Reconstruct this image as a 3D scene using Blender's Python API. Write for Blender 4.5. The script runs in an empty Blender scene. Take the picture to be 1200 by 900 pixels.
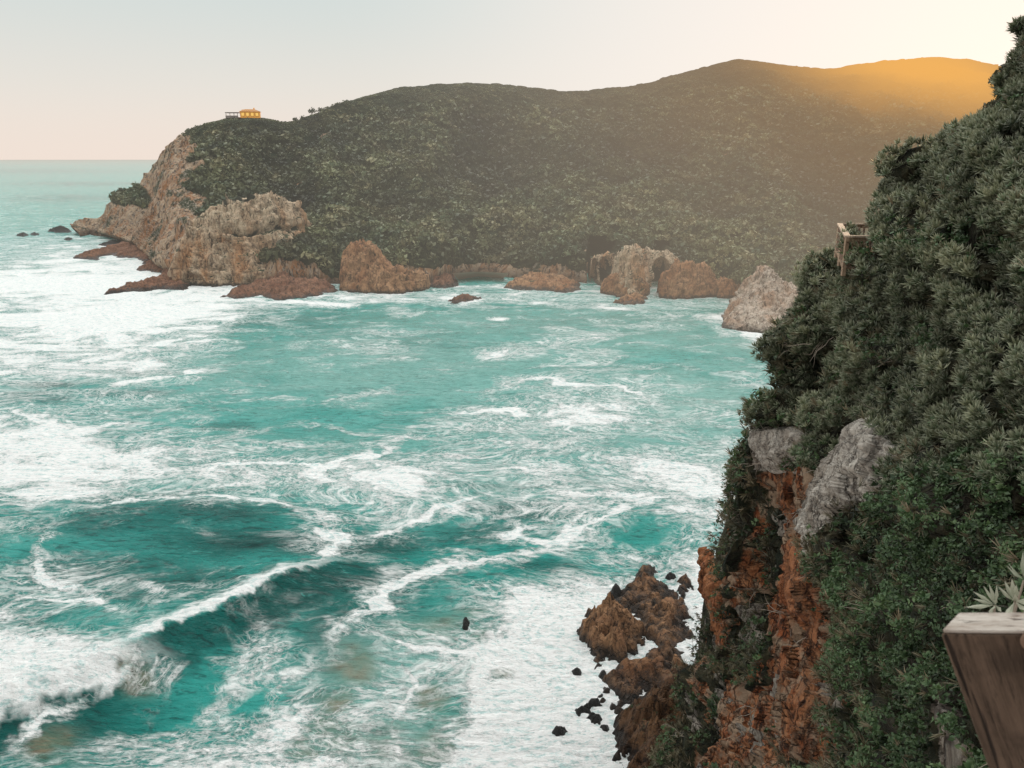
import bpy, math, random
import numpy as np
random.seed(7)
rng = np.random.default_rng(7)
C = bpy.context.scene.collection
F = 942.0; H = 50.0
PIT = math.atan(264/F); SP, CP = math.sin(PIT), math.cos(PIT)

# ------------------------------------------------------------------ geometry of the viewpoint
def ray(px, py):
    px = np.asarray(px, float); py = np.asarray(py, float)
    a = (px-600)/F; b = -(py-450)/F
    return np.stack(np.broadcast_arrays(a, CP+b*SP, -SP+b*CP), -1)
def unp(px, py, D):
    r = ray(px, py)
    return r*np.asarray(D, float)[..., None] + np.array([0, 0, H])
def sea_D(px, py, z=0.0):
    return (z-H)/ray(px, py)[..., 2]
def on_sea(px, py, z=0.0):
    return unp(px, py, sea_D(px, py, z))
def to_px(P):
    x, y, z = P[..., 0], P[..., 1], P[..., 2]-H
    D = y*CP - z*SP; D = np.maximum(D, 1e-3); u = y*SP + z*CP
    return 600+F*x/D, 450-F*u/D

# ------------------------------------------------------------------ noise (vectorised gradient noise)
def _h(i, j, k, s):
    n = (i*73856093) ^ (j*19349663) ^ (k*83492791) ^ (s*2654435)
    n = (n ^ (n >> 13))*1274126177 & 0x7fffffff
    return n ^ (n >> 16)
def gn(P, seed=0):
    P = np.asarray(P, float)
    i = np.floor(P).astype(np.int64); f = P-i; w = f*f*f*(f*(f*6-15)+10)
    out = 0
    for a in (0, 1):
        for b in (0, 1):
            for c in (0, 1):
                h = _h(i[..., 0]+a, i[..., 1]+b, i[..., 2]+c, seed)
                gx = (h & 255)/127.5-1; gy = ((h >> 8) & 255)/127.5-1; gz = ((h >> 16) & 255)/127.5-1
                d = gx*(f[..., 0]-a)+gy*(f[..., 1]-b)+gz*(f[..., 2]-c)
                wx = w[..., 0] if a else 1-w[..., 0]; wy = w[..., 1] if b else 1-w[..., 1]; wz = w[..., 2] if c else 1-w[..., 2]
                out = out + d*wx*wy*wz
    return out*1.3
def fbm(P, sc, oc=4, seed=0, gain=.5, ridge=False):
    P = np.asarray(P, float)/sc; a = 1; o = 0; t = 0
    for q in range(oc):
        n = gn(P, seed+q*17)
        if ridge: n = 1-2*np.abs(n)*1.6
        o = o+a*n; t += a; a *= gain; P = P*2.03+11.3
    return o/t
def worley(P, sc, seed=0):
    """distance to the nearest and second nearest jittered cell centre, and a value per cell"""
    P = np.asarray(P, float)/sc
    i = np.floor(P).astype(np.int64)
    d1 = np.full(P.shape[:-1], 9.); d2 = d1.copy(); idv = d1*0
    for a in (-1, 0, 1):
        for b in (-1, 0, 1):
            for c in (-1, 0, 1):
                h = _h(i[..., 0]+a, i[..., 1]+b, i[..., 2]+c, seed)
                q = np.stack([i[..., 0]+a+(h & 255)/255., i[..., 1]+b+((h >> 8) & 255)/255., i[..., 2]+c+((h >> 16) & 255)/255.], -1)
                d = np.sqrt(((P-q)**2).sum(-1))
                m = d < d1
                d2 = np.where(m, d1, np.minimum(d2, d)); idv = np.where(m, (h % 1009)/1009., idv); d1 = np.where(m, d, d1)
    return d1, d2, idv
def facet(P, sc, seed=0, tilt=1.):
    """angular blocks: every cell has its own height and its own tilted plane"""
    P = np.asarray(P, float)/sc
    i = np.floor(P).astype(np.int64)
    d1 = np.full(P.shape[:-1], 9.); v = d1*0
    for a in (-1, 0, 1):
        for b in (-1, 0, 1):
            for c in (-1, 0, 1):
                h = _h(i[..., 0]+a, i[..., 1]+b, i[..., 2]+c, seed)
                q = np.stack([i[..., 0]+a+(h & 255)/255., i[..., 1]+b+((h >> 8) & 255)/255., i[..., 2]+c+((h >> 16) & 255)/255.], -1)
                o = P-q; d = np.sqrt((o**2).sum(-1)); m = d < d1
                g = (h*7919 >> 3) & 0xffffff
                pl = ((g & 255)/127.5-1)*o[..., 0]+(((g >> 8) & 255)/127.5-1)*o[..., 1]+(((g >> 16) & 255)/127.5-1)*o[..., 2]
                v = np.where(m, (h % 1009)/1009.-.5+tilt*pl, v); d1 = np.where(m, d, d1)
    return v
def sstep(a, b, x):
    t = np.clip((x-a)/(b-a), 0, 1); return t*t*(3-2*t)
def poly_sd(X, Y, poly):
    """signed distance to a polygon, positive inside"""
    poly = np.array(poly, float); n = len(poly); d = np.full(X.shape, 1e9); ins = np.zeros(X.shape, bool)
    for i in range(n):
        ax, ay = poly[i]; bx, by = poly[(i+1) % n]
        ex, ey = bx-ax, by-ay; wx, wy = X-ax, Y-ay
        t = np.clip((wx*ex+wy*ey)/(ex*ex+ey*ey+1e-12), 0, 1)
        d = np.minimum(d, np.hypot(wx-ex*t, wy-ey*t))
        c = ((ay > Y) != (by > Y)) & (X < (bx-ax)*(Y-ay)/((by-ay) if by != ay else 1e-9)+ax)
        ins ^= c
    return np.where(ins, d, -d)
def line_sd(X, Y, pts):
    """distance to a polyline, side (+1 on the right of its direction) and arc parameter 0..1"""
    pts = np.array(pts, float); d = np.full(X.shape, 1e9); side = np.zeros(X.shape); par = np.zeros(X.shape)
    L = np.hypot(*(pts[1:]-pts[:-1]).T); cum = np.concatenate([[0], np.cumsum(L)])
    for i in range(len(pts)-1):
        ax, ay = pts[i]; ex, ey = pts[i+1]-pts[i]; wx, wy = X-ax, Y-ay
        t = np.clip((wx*ex+wy*ey)/(ex*ex+ey*ey), 0, 1); dd = np.hypot(wx-ex*t, wy-ey*t)
        m = dd < d; d = np.where(m, dd, d)
        side = np.where(m, np.sign(ey*wx-ex*wy), side); par = np.where(m, (cum[i]+t*L[i])/cum[-1], par)
    return d*side, par

# ------------------------------------------------------------------ mesh helpers
def tag(o, label=None, cat=None, group=None, kind=None):
    if label: o['label'] = label
    if cat: o['category'] = cat
    if group: o['group'] = group
    if kind: o['kind'] = kind
    return o
def mesh_obj(name, V, faces, mat, parent=None, smooth=True, attrs=None):
    V = np.ascontiguousarray(V.reshape(-1, 3), dtype=np.float32); faces = np.asarray(faces, dtype=np.int32)
    me = bpy.data.meshes.new(name)
    k = faces.shape[1]; nf = len(faces)
    me.vertices.add(len(V)); me.vertices.foreach_set('co', V.ravel())
    me.loops.add(nf*k); me.loops.foreach_set('vertex_index', faces.ravel())
    me.polygons.add(nf); me.polygons.foreach_set('loop_start', np.arange(nf, dtype=np.int32)*k)
    me.polygons.foreach_set('use_smooth', np.full(nf, smooth))
    for an, av in (attrs or {}).items():
        av = np.asarray(av, dtype=np.float32)
        if av.ndim >= 2 and av.shape[-1] == 3 and av.size == 3*len(V):
            at = me.attributes.new(an, 'FLOAT_VECTOR', 'POINT'); at.data.foreach_set('vector', av.ravel())
        else:
            at = me.attributes.new(an, 'FLOAT', 'POINT'); at.data.foreach_set('value', av.ravel())
    me.update(calc_edges=True); me.validate()
    me.materials.append(mat)
    o = bpy.data.objects.new(name, me); C.objects.link(o)
    if parent: o.parent = parent
    return o
def grid_faces(r, c, flip=False):
    i = np.arange(r*c).reshape(r, c)
    f = np.stack([i[:-1, :-1], i[:-1, 1:], i[1:, 1:], i[1:, :-1]], -1).reshape(-1, 4)
    return f[:, ::-1] if flip else f
def grid_obj(name, V, mat, parent=None, attrs=None, flip=False, keep=None, smooth=True):
    r, c = V.shape[:2]; f = grid_faces(r, c, flip); V = V.reshape(-1, 3); at = {k: (v.reshape(-1, 3) if v.ndim == 3 else v.ravel()) for k, v in (attrs or {}).items()}
    if keep is not None:
        f = f[keep.ravel()[f].any(1)]
        u, inv = np.unique(f, return_inverse=True); f = inv.reshape(-1, 4); V = V[u]; at = {k: v[u] for k, v in at.items()}
    return mesh_obj(name, V, f, mat, parent, attrs=at, smooth=smooth)
def normals(V):
    a = np.gradient(V, axis=1); b = np.gradient(V, axis=0); n = np.cross(a, b); n /= np.linalg.norm(n, axis=-1, keepdims=True)+1e-9
    return n
def boxes(lst):
    """list of (centre, half sizes, 3x3 axes) -> verts, faces with slightly irregular corners"""
    Vs, Fs = [], []
    for c, h, A in lst:
        s = np.array([[x, y, z] for x in (-1, 1) for y in (-1, 1) for z in (-1, 1)], float)*np.array(h)
        Vs.append(np.array(c)+s@np.array(A)); b = 8*len(Fs)
        Fs.append(np.array([[0, 1, 3, 2], [4, 6, 7, 5], [0, 4, 5, 1], [2, 3, 7, 6], [0, 2, 6, 4], [1, 5, 7, 3]])+b)
    return np.concatenate(Vs), np.concatenate(Fs)
def bevel(o, w, seg=2):
    m = o.modifiers.new('bevel', 'BEVEL'); m.width = w; m.segments = seg; m.limit_method = 'ANGLE'
def beam(name, a, b, w, h, mat, parent, up=(0, 0, 1), bv=.01):
    a = np.array(a, float); b = np.array(b, float); d = b-a; L = np.linalg.norm(d); d /= L
    s = np.cross(d, np.array(up, float)); s /= np.linalg.norm(s); u = np.cross(s, d)
    V, Fc = boxes([((a+b)/2, (L/2, w/2, h/2), [d, s, u])])
    o = mesh_obj(name, V, Fc, mat, parent, smooth=False)
    if bv: bevel(o, bv)
    return o

# ------------------------------------------------------------------ materials
class NT:
    def __init__(s, name):
        s.m = bpy.data.materials.new(name); s.m.use_nodes = True; s.t = s.m.node_tree; s.t.nodes.clear(); s.l = s.t.links
    def n(s, ty, **k):
        nd = s.t.nodes.new(ty)
        for a, v in k.items(): setattr(nd, a, v)
        return nd
    def put(s, sock, v):
        if hasattr(v, 'is_linked') or isinstance(v, bpy.types.NodeSocket): s.l.new(v, sock)
        elif isinstance(v, (tuple, list)) and len(v) == 3 and sock.type == 'RGBA': sock.default_value = (*v, 1)
        else: sock.default_value = v
    def math(s, op, a, b=0., c=0., clamp=False):
        nd = s.n('ShaderNodeMath', operation=op, use_clamp=clamp)
        s.put(nd.inputs[0], a); s.put(nd.inputs[1], b); s.put(nd.inputs[2], c); return nd.outputs[0]
    def vmath(s, op, a, b=(0, 0, 0)):
        nd = s.n('ShaderNodeVectorMath', operation=op); s.put(nd.inputs[0], a); s.put(nd.inputs[1], b)
        return nd.outputs['Value'] if op in ('LENGTH', 'DISTANCE', 'DOT_PRODUCT') else nd.outputs[0]
    def mix(s, f, a, b, mode='MIX'):
        nd = s.n('ShaderNodeMix', data_type='RGBA', blend_type=mode, clamp_factor=True)
        s.put(nd.inputs[0], f); s.put(nd.inputs[6], a); s.put(nd.inputs[7], b); return nd.outputs[2]
    def ss(s, x, a, b, lo=0., hi=1.):
        nd = s.n('ShaderNodeMapRange', interpolation_type='SMOOTHSTEP')
        for i, v in enumerate((x, a, b, lo, hi)): s.put(nd.inputs[i], v)
        return nd.outputs[0]
    def pos(s): return s.n('ShaderNodeNewGeometry').outputs['Position']
    def noise(s, vec, scale, detail=4, rough=.55, dist=0.):
        nd = s.n('ShaderNodeTexNoise'); s.put(nd.inputs['Vector'], vec); nd.inputs['Scale'].default_value = scale
        nd.inputs['Detail'].default_value = detail; nd.inputs['Roughness'].default_value = rough; nd.inputs['Distortion'].default_value = dist
        return nd
    def vor(s, vec, scale, feature='F1'):
        nd = s.n('ShaderNodeTexVoronoi', feature=feature); s.put(nd.inputs['Vector'], vec); nd.inputs['Scale'].default_value = scale; return nd
    def attr(s, name, out='Fac'): return s.n('ShaderNodeAttribute', attribute_name=name).outputs[out]
    def mapv(s, vec, scale=(1, 1, 1), rot=(0, 0, 0)):
        nd = s.n('ShaderNodeMapping'); s.put(nd.inputs[0], vec); nd.inputs['Scale'].default_value = scale; nd.inputs['Rotation'].default_value = rot; return nd.outputs[0]
    def bump(s, h, strength, dist, nrm=None):
        nd = s.n('ShaderNodeBump'); s.put(nd.inputs['Height'], h); nd.inputs['Strength'].default_value = strength; nd.inputs['Distance'].default_value = dist
        if nrm is not None: s.l.new(nrm, nd.inputs['Normal'])
        return nd.outputs[0]
    def bsdf(s, col, rough=.8, nrm=None, spec=.3, **k):
        nd = s.n('ShaderNodeBsdfPrincipled'); s.put(nd.inputs['Base Color'], col); s.put(nd.inputs['Roughness'], rough); s.put(nd.inputs['Specular IOR Level'], spec)
        if nrm is not None: s.l.new(nrm, nd.inputs['Normal'])
        for a, v in k.items(): s.put(nd.inputs[a.replace('_', ' ')], v)
        return nd.outputs[0]
    def out(s, sh): s.l.new(sh, s.n('ShaderNodeOutputMaterial').inputs[0]); return s.m
GLOW = unp(1090, 80, 700.)  # centre of the sun glow that is painted, like the mist, into surfaces
def painted_haze(t, sh, amount=1.0):
    """distance mist and gold sun glow by the right ridge, painted in as emission"""
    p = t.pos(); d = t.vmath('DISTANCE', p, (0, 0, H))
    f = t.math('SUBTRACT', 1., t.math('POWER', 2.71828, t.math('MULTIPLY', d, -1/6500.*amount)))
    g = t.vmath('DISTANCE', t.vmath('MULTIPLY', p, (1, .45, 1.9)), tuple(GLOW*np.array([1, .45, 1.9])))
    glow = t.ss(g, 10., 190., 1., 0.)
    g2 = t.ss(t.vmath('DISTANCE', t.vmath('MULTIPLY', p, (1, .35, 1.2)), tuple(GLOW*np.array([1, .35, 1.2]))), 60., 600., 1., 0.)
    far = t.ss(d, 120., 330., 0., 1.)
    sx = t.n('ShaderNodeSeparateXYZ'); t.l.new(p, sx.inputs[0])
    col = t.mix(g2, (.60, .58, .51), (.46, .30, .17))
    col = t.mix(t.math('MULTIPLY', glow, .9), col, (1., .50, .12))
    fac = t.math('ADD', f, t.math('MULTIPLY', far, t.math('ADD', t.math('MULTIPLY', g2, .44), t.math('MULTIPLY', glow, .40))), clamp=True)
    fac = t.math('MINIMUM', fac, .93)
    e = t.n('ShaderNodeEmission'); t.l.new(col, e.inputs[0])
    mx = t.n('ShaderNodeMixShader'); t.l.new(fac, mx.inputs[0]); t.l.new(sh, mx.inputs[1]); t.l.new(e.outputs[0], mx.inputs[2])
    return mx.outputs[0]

def rock_mat(name, c_pale, c_mid, c_dark, scale=1., strata=(1, 1, .35), use_attr=False, wet=True, hz=True, moss=0.0, bumpd=.5, mosscol=(.035, .045, .02), crk=.22):
    t = NT(name); p = t.pos(); sp = t.mapv(p, strata)
    a = t.noise(sp, .22*scale, 6, .6, .4); b = t.noise(p, 1.3*scale, 6, .65); c = t.noise(sp, .9*scale, 5, .7, 1.)
    base = t.mix(t.ss(t.noise(p, .055*scale, 3).outputs[0], .4, .6), t.mix(t.ss(a.outputs[0], .38, .62), c_mid, c_pale), t.mix(t.ss(a.outputs[0], .35, .55), t.mix(.5, c_mid, c_pale), tuple(min(.6, x*1.18) for x in c_pale)))
    base = t.mix(t.ss(c.outputs[0], .47, .68), base, c_dark)
    base = t.mix(t.math('MULTIPLY', t.ss(b.outputs[0], .35, .7), .55), base, t.mix(.5, c_pale, c_mid))
    if use_attr:
        base = t.mix(1., base, t.attr('col', 'Vector'), 'MULTIPLY')
    cr = t.vor(t.vmath('ADD', sp, t.vmath('MULTIPLY', t.noise(p, .6*scale, 3).outputs[1], (2, 2, 2))), .45*scale, 'DISTANCE_TO_EDGE').outputs[0]
    crack = t.ss(cr, .0, .07, 1., 0.)
    base = t.mix(t.math('MULTIPLY', crack, crk), base, (.02, .015, .012))
    v1 = t.noise(t.mapv(p, (1, 1, .22)), 1.1*scale, 7, .78, 1.2).outputs[0]; v2 = t.noise(t.mapv(p, (.35, .35, 1.8)), .7*scale, 6, .7, .6).outputs[0]
    base = t.mix(t.math('MULTIPLY', t.ss(v1, .51, .62), .85), base, tuple(x*.35 for x in c_dark)); base = t.mix(t.math('MULTIPLY', t.ss(v1, .46, .36), .6), base, tuple(min(.62, x*1.1) for x in c_pale))
    base = t.mix(t.math('MULTIPLY', t.ss(v2, .58, .68), .5), base, tuple(x*.5 for x in c_dark))
    base = t.mix(t.ss(t.attr('ledge'), .4, .7), base, (.016, .018, .010))  # ledge plants plus recess and cave shade painted into the colour
    if moss:
        nz = t.n('ShaderNodeSeparateXYZ'); t.l.new(t.n('ShaderNodeNewGeometry').outputs['True Normal'], nz.inputs[0])
        mm = t.ss(t.math('ADD', t.math('MULTIPLY', nz.outputs[2], .5), t.noise(p, .5*scale, 5).outputs[0]), 1.05-moss*.5, 1.15-moss*.5)
        base = t.mix(mm, base, mosscol)
    sx = t.n('ShaderNodeSeparateXYZ'); t.l.new(p, sx.inputs[0])
    rough = .9
    if wet:
        w = t.ss(t.math('ADD', sx.outputs[2], t.math('MULTIPLY', t.noise(p, .8, 4).outputs[0], -3.)), -1.3, .4, 1., 0.)
        base = t.mix(w, base, t.mix(.93, base, (.004, .004, .004))); rough = t.math('SUBTRACT', .9, t.math('MULTIPLY', w, .6))
    h = t.math('ADD', t.math('MULTIPLY', b.outputs[0], .6), t.math('ADD', t.math('MULTIPLY', c.outputs[0], .9), t.math('MULTIPLY', crack, -.5)))
    fine = t.noise(p, 6.*scale, 5, .7).outputs[0]
    h = t.math('ADD', h, t.math('MULTIPLY', fine, .25))
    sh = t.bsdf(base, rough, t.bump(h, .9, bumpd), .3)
    return t.out(painted_haze(t, sh) if hz else sh)

def leaf_mat(name, c1, c2, c3, tip=(.2, .22, .16), rough=.55, hz=False, trans=.15):
    t = NT(name); v = t.attr('tint'); lo = t.attr('along')
    col = t.mix(t.ss(v, .0, .5), c1, c2); col = t.mix(t.ss(v, .62, 1.), col, c3)
    col = t.mix(t.math('MULTIPLY', t.math('MULTIPLY', lo, lo), .6), col, tip)  # pale leaf tips, with their highlights painted into the colour
    col = t.mix(1., col, t.attr('shade'), 'MULTIPLY')  # painted shading of each clump multiplied into the leaf colour
    sh = t.bsdf(col, rough, None, .35)
    if trans:
        tr = t.n('ShaderNodeBsdfTranslucent'); t.l.new(col, tr.inputs[0])
        mx = t.n('ShaderNodeMixShader'); mx.inputs[0].default_value = trans; t.l.new(sh, mx.inputs[1]); t.l.new(tr.outputs[0], mx.inputs[2]); sh = mx.outputs[0]
    return t.out(painted_haze(t, sh) if hz else sh)

M = {}
M['far_rock'] = rock_mat('weathered_sandstone', (.52, .40, .28), (.40, .18, .07), (.07, .04, .024), .5, (1, 1, .3), moss=.3)
M['far_orange'] = rock_mat('orange_sandstone', (.38, .21, .11), (.29, .115, .045), (.07, .035, .02), .6, (1, 1, .35), moss=.1)
M['shelf'] = rock_mat('reddish_shore_rock', (.27, .13, .075), (.17, .065, .035), (.035, .02, .015), 1.1, (1, 1, .6), hz=True)
M['pale_rock'] = rock_mat('pale_granite', (.52, .43, .35), (.38, .19, .10), (.10, .06, .045), .7, (1, 1, .5))
M['black_rock'] = rock_mat('wet_black_rock', (.035, .03, .028), (.02, .017, .015), (.008, .007, .006), 2.)
M['near_rock'] = rock_mat('brown_surf_rock', (.30, .16, .08), (.17, .068, .028), (.03, .016, .012), 1.3, (1, 1, .7), bumpd=.45, hz=True)
M['brown_slope'] = rock_mat('brown_weedy_slope', (.13, .065, .03), (.075, .036, .018), (.022, .013, .009), 1.3, (1, 1, 1), moss=.15, bumpd=.4, hz=False)
M['granite'] = rock_mat('lichened_granite', (.46, .42, .37), (.30, .255, .21), (.10, .08, .065), 2.6, (1, 1, .7), wet=False, hz=False, bumpd=.16, crk=.15)
M['ochre'] = rock_mat('rust_orange_rock', (.36, .15, .065), (.27, .08, .03), (.06, .024, .014), 1.8, (1, 1, .32), wet=False, hz=False, bumpd=.3)
M['silver_leaf'] = leaf_mat('silver_green_leaves', (.011, .024, .009), (.032, .052, .02), (.125, .13, .07), (.38, .365, .26))
M['green_leaf'] = leaf_mat('deep_green_leaves', (.014, .034, .012), (.03, .062, .022), (.07, .11, .042), (.10, .13, .06))
M['dry_leaf'] = leaf_mat('dry_olive_tufts', (.045, .05, .028), (.085, .075, .042), (.16, .12, .075), (.2, .16, .1))
M['sun_leaf'] = leaf_mat('ridge_leaves', (.03, .042, .026), (.06, .07, .04), (.13, .12, .08), (.25, .2, .12), trans=.35)
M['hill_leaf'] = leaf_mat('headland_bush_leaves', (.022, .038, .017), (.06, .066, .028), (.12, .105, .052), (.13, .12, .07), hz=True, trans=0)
M['twig'] = (lambda t: t.out(t.bsdf(t.mix(t.noise(t.pos(), 5.).outputs[0], (.22, .17, .13), (.4, .34, .28)), .9)))(NT('bleached_twig'))

def hill_material():
    t = NT('headland_ground'); p = t.pos()
    rockm = t.attr('rock')
    a = t.noise(p, .035, 5, .6).outputs[0]; b = t.noise(p, .35, 5, .7).outputs[0]; v = t.vor(p, .32)
    g = t.mix(t.ss(a, .35, .65), (.020, .033, .019), (.055, .05, .026))
    g = t.mix(t.ss(b, .5, .75), g, (.10, .085, .045))
    g = t.mix(t.math('MULTIPLY', t.ss(v.outputs['Distance'], .35, .75), .7), g, (.012, .016, .01))
    sp = t.mapv(p, (1, 1, .3)); n1 = t.noise(sp, .11, 7, .65, .6).outputs[0]; n2 = t.noise(sp, .5, 5, .7, 1.).outputs[0]
    r = t.mix(t.ss(n1, .4, .6), (.33, .15, .065), (.42, .30, .20)); r = t.mix(t.ss(n2, .48, .6), r, (.06, .04, .028)); r = t.mix(t.ss(t.noise(p, .05, 6, .7).outputs[0], .54, .6), r, (.03, .038, .018)); r = t.mix(t.math('MULTIPLY', t.ss(t.noise(sp, .9, 6, .75).outputs[0], .52, .38), .5), r, (.55, .46, .38))
    sx = t.n('ShaderNodeSeparateXYZ'); t.l.new(p, sx.inputs[0])
    r = t.mix(t.ss(sx.outputs[2], 1., 5., 1., 0.), r, t.mix(.7, r, (.03, .015, .01)))
    col = t.mix(t.ss(rockm, .42, .58), g, r)
    sh = t.bsdf(col, .95, t.bump(t.math('ADD', b, n2), .8, 1.5), .1)
    return t.out(painted_haze(t, sh))
M['hill'] = hill_material()

def cliff_material():
    t = NT('cliff_earth'); p = t.pos()
    sp = t.mapv(p, (1, 1, .35))
    n1 = t.noise(sp, .8, 7, .68, .8).outputs[0]; n2 = t.noise(sp, 2.6, 6, .7, 1.).outputs[0]; n3 = t.noise(p, 9., 5, .7).outputs[0]; n4 = t.noise(p, .45, 4, .6).outputs[0]
    o = t.mix(t.ss(n1, .38, .6), (.30, .085, .03), (.40, .18, .085)); o = t.mix(t.ss(n2, .44, .60), o, (.06, .026, .016)); o = t.mix(t.math('MULTIPLY', t.ss(n1, .55, .7), .7), o, (.16, .10, .07))
    o = t.mix(t.ss(n4, .47, .60), o, (.36, .25, .17)); o = t.mix(t.math('MULTIPLY', t.ss(n3, .55, .75), .5), o, (.5, .36, .26))
    gr = t.mix(t.ss(n2, .35, .62), (.36, .32, .27), (.14, .11, .09)); gr = t.mix(t.math('MULTIPLY', t.ss(n3, .5, .7), .6), gr, (.5, .46, .41))
    v = t.mix(t.ss(n1, .4, .6), (.014, .018, .010), (.045, .04, .02)); v = t.mix(t.ss(n3, .55, .8), v, (.09, .065, .035))
    dist = t.math('MULTIPLY', t.math('SUBTRACT', n2, .5), .5)
    om = t.ss(t.math('ADD', t.attr('ochre'), dist), .42, .55); gm = t.ss(t.math('ADD', t.attr('grey'), dist), .42, .55)
    col = t.mix(om, v, o); col = t.mix(gm, col, gr)
    crk = t.ss(t.vor(t.vmath('ADD', sp, t.vmath('MULTIPLY', t.noise(p, 1.2, 3).outputs[1], (1.2, 1.2, 1.2))), .9, 'DISTANCE_TO_EDGE').outputs[0], 0., .06, 1., 0.)
    col = t.mix(t.math('MULTIPLY', crk, .65), col, (.018, .01, .008))
    h = t.math('ADD', t.math('ADD', n1, t.math('MULTIPLY', n2, .7)), t.math('ADD', t.math('MULTIPLY', n3, .3), t.math('MULTIPLY', crk, -.5)))
    return t.out(t.bsdf(col, .9, t.bump(h, 1., .35), .2))
M['cliff'] = cliff_material()

def sea_material():
    t = NT('surf_water'); p = t.pos()
    foamd = t.attr('foam'); dark = t.attr('dark'); sand = t.attr('sand'); thick = t.attr('thick'); mil = t.attr('milk')
    rot = (0, 0, math.radians(-14))
    q = t.mapv(p, (.55, 1., 1.), rot)
    w = t.noise(q, .045, 2, .5).outputs[1]; q2 = t.vmath('ADD', q, t.vmath('MULTIPLY', w, (22, 22, 0)))
    w2 = t.noise(q2, .3, 2, .5).outputs[1]; q3 = t.vmath('ADD', q2, t.vmath('MULTIPLY', w2, (2.6, 2.6, 0))); q4 = t.vmath('ADD', q3, t.vmath('MULTIPLY', t.noise(q3, 1.3, 2, .5).outputs[1], (.55, .55, 0)))
    def lace(sc, th): return t.ss(t.vor(q4, sc, 'DISTANCE_TO_EDGE').outputs[0], 0., th, 1., 0.)
    ln = t.noise(q3, 1.1, 6, .7).outputs[0]; nf = t.noise(q, 2.4, 6, .75, .4).outputs[0]
    big = t.math('ADD', .5, t.math('MULTIPLY', t.math('SUBTRACT', t.noise(q3, .13, 9, .66).outputs[0], .5), 2.3))
    lc = t.math('MAXIMUM', lace(.30, .12), t.math('MAXIMUM', t.math('MULTIPLY', lace(.85, .15), .9), t.math('MULTIPLY', lace(2.4, .2), .6)))
    lc = t.math('MAXIMUM', lc, t.math('MULTIPLY', lace(.085, .10), t.ss(nf, .3, .55)))
    lc = t.math('MULTIPLY', lc, t.ss(ln, .34, .56))
    body = t.ss(t.math('ADD', t.math('MULTIPLY', big, .55), t.math('ADD', t.math('MULTIPLY', foamd, .95), t.math('MULTIPLY', t.math('SUBTRACT', nf, .5), .55))), .74, .90)
    web = t.math('MULTIPLY', lc, t.ss(t.math('ADD', foamd, t.math('MULTIPLY', t.math('SUBTRACT', big, .5), .6)), .10, .48))
    foam = t.math('MAXIMUM', body, t.math('MULTIPLY', web, .9))
    soft = t.ss(t.math('ADD', t.math('MULTIPLY', big, .5), foamd), .45, 1.15)
    foam = t.math('MAXIMUM', foam, thick)
    n = t.noise(q2, .07, 5, .6).outputs[0]
    q9 = t.mapv(p, (.42, 1.5, 1.), rot)
    chn = t.noise(q9, .75, 7, .66, .8).outputs[0]  # ripple pattern that paints facet shading into the water colour
    deep = t.mix(dark, (.018, .29, .25), (.0, .075, .067))
    deep = t.mix(t.ss(n, .35, .7), deep, t.mix(dark, (.075, .38, .335), (.0, .155, .137)))
    deep = t.mix(t.math('MULTIPLY', t.ss(chn, .52, .62), .7), deep, t.mix(dark, (.006, .12, .108), (.0, .038, .036)))
    deep = t.mix(t.math('MULTIPLY', t.ss(chn, .42, .30), .45), deep, (.17, .46, .41))
    nearf = t.ss(t.vmath('DISTANCE', p, (0, 0, H)), 85., 190., .8, 0.)
    deep = t.mix(nearf, deep, t.mix(1., deep, (.12, .74, .72), 'MULTIPLY'))
    milk = t.mix(t.ss(nf, .3, .7), (.17, .47, .42), (.36, .62, .57))
    col = t.mix(t.math('MULTIPLY', soft, .62), deep, milk); col = t.mix(t.math('MULTIPLY', mil, t.ss(chn, .66, .42, .55, 1.)), col, (.31, .50, .45))
    sc = t.mix(t.ss(t.noise(q2, .5, 5).outputs[0], .4, .6), (.15, .16, .10), (.33, .19, .11))
    col = t.mix(t.math('MULTIPLY', sand, .8), col, sc)
    fo = t.mix(t.ss(t.math('ADD', t.math('MULTIPLY', nf, .5), t.math('MULTIPLY', ln, .5)), .38, .52), (.50, .67, .65), (.95, .94, .92))
    cc = t.mix(foam, col, fo)
    ch = t.math('ADD', t.noise(q9, .9, 6, .62, .6).outputs[0], t.math('MULTIPLY', t.noise(q9, 3.6, 4, .6, .5).outputs[0], .35))
    nb = t.bump(ch, .9, .8)
    nb = t.bump(t.math('MULTIPLY', foam, t.math('ADD', .6, nf)), .7, .35, nb)
    rough = t.math('ADD', .10, t.math('MULTIPLY', foam, .75))
    sh = t.bsdf(cc, rough, nb, t.math('SUBTRACT', t.math('SUBTRACT', .30, t.math('MULTIPLY', foam, .26)), t.math('MULTIPLY', dark, .03)), IOR=1.33)
    return t.out(painted_haze(t, sh, .45))
M['sea'] = sea_material()

def wood_material(name, ca, cb, cd, ax_scale, sc=1.):
    t = NT(name); tc = t.n('ShaderNodeTexCoord').outputs['Object']; q = t.mapv(tc, ax_scale)
    a = t.noise(q, 9.*sc, 6, .65, .8).outputs[0]; b = t.noise(q, 34.*sc, 5, .7, .3).outputs[0]; c = t.noise(tc, 3.5*sc, 4).outputs[0]
    ckw = t.ss(t.noise(t.mapv(q, (1, 1, .6)), 16.*sc, 3, .5, .4).outputs[0], .60, .66); col = t.mix(t.ss(a, .35, .62), ca, cb); col = t.mix(t.math('MULTIPLY', t.ss(b, .5, .7), .8), col, cd); col = t.mix(t.math('MULTIPLY', t.ss(c, .5, .7), .5), col, cd)
    col = t.mix(t.math('MULTIPLY', ckw, .8), col, tuple(x*.35 for x in cd)); return t.out(t.bsdf(col, .85, t.bump(t.math('SUBTRACT', t.math('ADD', a, b), ckw), .9, .008), .2))
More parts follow.
